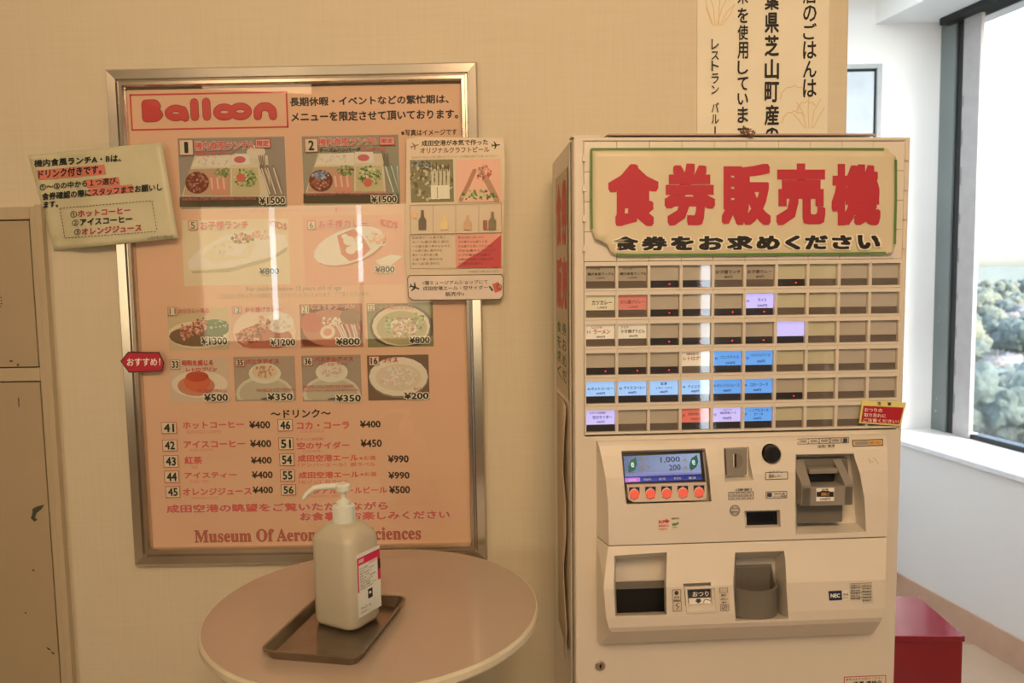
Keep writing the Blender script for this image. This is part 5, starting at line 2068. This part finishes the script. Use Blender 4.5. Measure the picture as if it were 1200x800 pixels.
# cup: half-round coin tray
cR = (Kp(918, 690, .06).x - Kp(861.5, 690, .06).x) / 2
ccx = Kp(861.5, 690, .06).x + cR
ztp, zbt = Kp(888, 693.5, .068).z, Kp(888, 726.5, .067).z
cu = MB()
n = 22
outp, inp = [], []
for i in range(n + 1):
    a = math.pi + math.pi * i / n
    outp.append((ccx + cR * math.cos(a), -.030 + .038 * math.sin(a)))
    inp.append((ccx + (cR - .003) * math.cos(a), -.030 + .034 * math.sin(a)))
outp += [(ccx + cR, -.010), (ccx - cR, -.010)]
inp += [(ccx + cR - .003, -.013), (ccx - cR + .003, -.013)]
N = len(outp)
rr_ = lambda L, z, f=0: [(x, y, z + f * max(0, (y + .030)) * 1.1) for x, y in L]
cu.loft([rr_(outp, zbt), rr_(outp, ztp, 1), rr_(inp, ztp, 1), rr_(inp, zbt + .004)])
cu.build('coin_cup', M_BROWN2, lb)

# key lock, lower sticker, top board, cord
kl = Kp(703.3, 779.3, 0)
lk = MB().lathe([(.0085, 0), (.0085, -.003), (.0072, -.0042)], (kl.x, 0, kl.z), 26, axis='Y').build('key_lock', M_MET, kio)
MB().box(kl.x - .0009, kl.x + .0009, -.0046, -.0042, kl.z - .004, kl.z + .004).lathe([(.002, -.0042), (.002, -.0046)], (kl.x, 0, kl.z), 12, axis='Y').build('key_slot', M_BLACK, lk)
P = Print(KIO, .0002)
P.rect(988.4, 791.6, 1038, 830, alb(196, 90, 60))
P.rect(989.6, 792.8, 1036.8, 829, alb(214, 176, 134))
P.text('食券は必ずお取りください', 991, 793.8, 1035, 796.4, alb(120, 60, 40), .01)
P.text('係員 連絡先', 1000, 797.4, 1034, 802, BLK, .03)
P.done('door_sticker', door)

# side face: posters in steep view
SIDE = Frame(KIO.M @ mat4((0, -1, 0), (1, 0, 0), (0, 0, 1), (0.002, 0, 0)))
# local x of SIDE runs toward the viewer (-y of the machine), y into the body


def srect(mb, y0, y1, z0, z1, off, c):
    # y0 nearer the front
    mb.add([(.0018 - off, y1, z0), (.0018 - off, y0, z0), (.0018 - off, y0, z1), (.0018 - off, y1, z1)], [(0, 1, 2, 3)], 0, c)


sp = MB()
srect(sp, .045, .21, 1.27, 1.655, .0006, alb(196, 160, 112))
for a in ((.045, .05), (.205, .21)):
    srect(sp, a[0], a[1], 1.27, 1.655, .0008, alb(90, 110, 56))


def stext(mb, s_, ya, yb_, z0, z1, c, off=.001, b=.05):
    v, f = glyph(s_, b)
    ax, bx = min(t[0] for t in v), max(t[0] for t in v)
    ay, by = min(t[1] for t in v), max(t[1] for t in v)
    # reading left to right from the machine's left: far back to front
    mb.add([(.0018 - off - gd(s_, i), ya + (yb_ - ya) * (x - ax) / (bx - ax), z0 + (z1 - z0) * (y_ - ay) / (by - ay)) for i, (x, y_) in enumerate(v)], f, 0, c)


for k, ch in enumerate('食券'):
    stext(sp, ch, .20 - k * .075, .135 - k * .075, 1.53, 1.64, alb(196, 70, 60))
for k, ch in enumerate('販売'):
    stext(sp, ch, .20 - k * .075, .135 - k * .075, 1.42, 1.51, alb(196, 70, 60))
for k, ch in enumerate('食券をお求めください'[:8]):
    stext(sp, ch, .20 - (k % 2) * .075, .145 - (k % 2) * .075, 1.375 - (k // 2) * .027, 1.397 - (k // 2) * .027, alb(80, 90, 60), b=.02)
sp.build('side_sign', M_INK, body)
pp = MB()
vs, fs = [], []
for j in range(9):
    for i in range(3):
        z = 1.26 - j * .055
        bow = .0006 + .010 * (i == 0) * (.4 + .6 * math.sin(j * .9) ** 2)
        vs.append((.0018 - bow, .05 + i * .08, z))
for j in range(8):
    for i in range(2):
        k = j * 3 + i
        fs.append((k, k + 3, k + 4, k + 1))
pp.add(vs, fs)
o = pp.build('side_paper', mat('side_paper', alb(188, 148, 104), .5), body, smooth=True)
md = o.modifiers.new('t', 'SOLIDIFY')
md.thickness = .0005

# the big paper sign ---------------------------------------------------------
SGD = .0062


def dsign(px, py):
    d = SGD
    # corners curl towards the viewer
    for cx, cy, amt in ((1049, 174, .010), (698, 290, .012), (1049, 297, .006)):
        r = math.hypot(px - cx, py - cy)
        if r < 26:
            d += amt * ((26 - r) / 26) ** 1.6
    return d + .0006 * math.sin(px * .045)


sg = root('paper_sign', KIO, (Kp(870, 300).x, 0, Kp(870, 300).z), 'large yellowed paper sign with big red characters and green border on the ticket machine', 'sign')
outl = [(692, 173.6), (1039.5, 173.6), (1043, 178.5), (1050, 183.5), (1051, 230), (1049, 288), (1046.5, 295.5), (1041, 297.2), (900, 298.6), (739, 299.6), (721, 299.3), (715.5, 295.5), (712.5, 287.5), (705, 282.5), (697.5, 279.5), (694, 270), (692.5, 255), (692, 215)]
M_SIGN = mat('yellowed_sign_paper', alb(206, 170, 118), .4, noise=(.03, 12), bump=(.3, 14))


def inside_mesh(outl, dfun, frame, name, m, parent, step=11, thick=.0005):
    """filled outline cut into a grid so that it can curl"""
    bm = bmesh.new()
    vs = [bm.verts.new((x, y, 0)) for x, y in outl]
    bm.faces.new(vs)
    x0, x1 = min(p[0] for p in outl), max(p[0] for p in outl)
    y0, y1 = min(p[1] for p in outl), max(p[1] for p in outl)
    x = x0 + step
    while x < x1:
        bmesh.ops.bisect_plane(bm, geom=bm.verts[:] + bm.edges[:] + bm.faces[:], plane_co=(x, 0, 0), plane_no=(1, 0, 0))
        x += step
    y = y0 + step
    while y < y1:
        bmesh.ops.bisect_plane(bm, geom=bm.verts[:] + bm.edges[:] + bm.faces[:], plane_co=(0, y, 0), plane_no=(0, 1, 0))
        y += step
    for v in bm.verts:
        v.co = frame.p(v.co.x, v.co.y, dfun(v.co.x, v.co.y))
    me = bpy.data.meshes.new(name)
    bm.to_mesh(me)
    bm.free()
    me.materials.append(m)
    me.polygons.foreach_set('use_smooth', [True] * len(me.polygons))
    o = link(name, me, parent)
    md = o.modifiers.new('t', 'SOLIDIFY')
    md.thickness = thick
    md.offset = 0
    return o


inside_mesh(outl, dsign, KIO, 'paper', M_SIGN, sg)
P = Print(KIO, lambda x, y: dsign(x, y) + .0007)
GRB = alb(88, 108, 44)
bord = [(693.5, 268), (692.9, 240), (692.9, 215), (692.9, 174.8), (760, 174.6), (860, 174.6), (960, 174.7), (1036, 174.8)]
for seg in (bord, [(1049.8, 187), (1049.9, 230), (1048.6, 286)], [(722, 298.6), (739, 298.9), (800, 298.6), (900, 297.8), (980, 297.2), (1038, 296.4)]):
    pts = []
    for (xa, ya), (xb2, yb2) in zip(seg, seg[1:]):
        m = max(1, int(math.hypot(xb2 - xa, yb2 - ya) / 12))
        pts += [(xa + (xb2 - xa) * k / m, ya + (yb2 - ya) * k / m) for k in range(m)]
    pts.append(seg[-1])
    P = Print(KIO, lambda x, y: dsign(x, y) + .0007)
    P.thick(pts, 3.0, GRB, 0)
    P.done('green_border', sg)
P = Print(KIO, lambda x, y: dsign(x, y) + .0008)
SR = alb(190, 44, 46, .85)
for ch, x0, y0, x1, y1 in (('食', 712.5, 192, 772, 265), ('券', 778.5, 191.5, 838.4, 264.5), ('販', 845.6, 191.8, 903.5, 264), ('売', 909.6, 191.5, 967.4, 264), ('機', 974.4, 192, 1032, 264)):
    P.text(ch, x0, y0, x1, y1, SR, .046, slope=0)
P.done('red_lettering', sg)
P = Print(KIO, lambda x, y: dsign(x, y) + .0008)
for k, (ch, x0, x1) in enumerate((('食', 718.5, 748), ('券', 752, 782), ('を', 786, 813), ('お', 819, 847.5), ('求', 852, 882), ('め', 886.5, 914), ('く', 920, 938), ('だ', 943.5, 970), ('さ', 975, 998), ('い', 1005, 1031.5))):
    y0 = 277 - k * .2
    P.text(ch, x0, y0, x1, y0 + 16.6, BK, .05, slope=0, halo=alb(226, 190, 140), hb=.06)
P.done('black_lettering', sg)

# caution tag
tq = [(1010.5, 469), (1062, 471.5), (1055.5, 499), (1006.5, 495.5)]
ct = root('caution_tag', KIO, (Kp(1035, 498).x, 0, Kp(1035, 498).z), 'small tilted yellow and red caution card at the right end of the lowest button rows', 'tag')
MB().prism([Kp(x, y, .0075) for x, y in tq], (0, .0006, 0)).build('card', mat('yellow_card', alb(222, 184, 92), .45), ct)
P = Print(KIO, .0076)
P.poly([(1012, 475.2), (1059, 477.4), (1054, 497.2), (1009, 494.2)], alb(170, 24, 30))
P.text('注', 1028, 470.4, 1032.4, 474.4, BLK, .04, slope=.04)
P.text('意', 1040, 471, 1044.4, 475, BLK, .04, slope=.04)
P.text('おつりの', 1013, 477.6, 1034, 482, WHT, .015, slope=.05)
P.text('取り忘れに', 1012.6, 483.6, 1038, 488, WHT, .015, slope=.05)
P.text('ご注意ください！', 1011.6, 489.6, 1053, 494, WHT, .015, slope=.05)
P.done('lettering', ct)

# thin board lying on top of the machine, tied with a cord
tbx0, tbx1 = kx_(711, -.02, 157), kx_(1022, -.02, 157)
bz_ = ZKT + .0035
tbd = root('top_board', KIO, ((tbx0 + tbx1) / 2, .1, bz_ - .0005), 'thin brown board lying on top of the ticket machine, under the banner', 'board')
b = MB()
prof = [(.004, 0), (.004, .0025), (.20, .012), (.20, .0095)]
b.loft([[(tbx0, y, bz_ + z) for y, z in prof], [(tbx1, y, bz_ + z) for y, z in prof]])
b.box(tbx0, tbx1, .17, .20, bz_ - .0002, bz_ + .0095)
b.build('board_panel', mat('brown_board', alb(176, 134, 100), .4), tbd)
ck = Kp(872, 156, .004)
cdr = root('knotted_cord', KIO, (ck.x, 0, ZKT), 'short knotted brown cord at the middle of the ticket machine\'s top edge', 'cord')
b = MB()
rk = random.Random(2)
for k in range(5):
    c = Vector((ck.x + rk.uniform(-.010, .012), -.006 + rk.uniform(-.002, .001), ck.z + rk.uniform(-.002, .005)))
    a0 = rk.random() * 6
    b.tube([c + Vector((.006 * math.cos(a0 + t), .0025 * math.sin(2 * t), .005 * math.sin(a0 + t))) for t in [i * .6 for i in range(9)]], .0011, 6)
b.tube([Vector((ck.x, -.006, ck.z)), Vector((ck.x + .003, -.004, ZKT + .008)), Vector((ck.x + .004, .02, ZKT + .0078)), Vector((ck.x + .006, .05, ZKT + .012))], .0011, 6)
b.build('cord', mat('brown_cord', alb(120, 78, 50), .8), cdr, smooth=True)

# tidy the working notes
for o in bpy.data.objects:
    if o.get('_base') is not None:
        del o['_base']
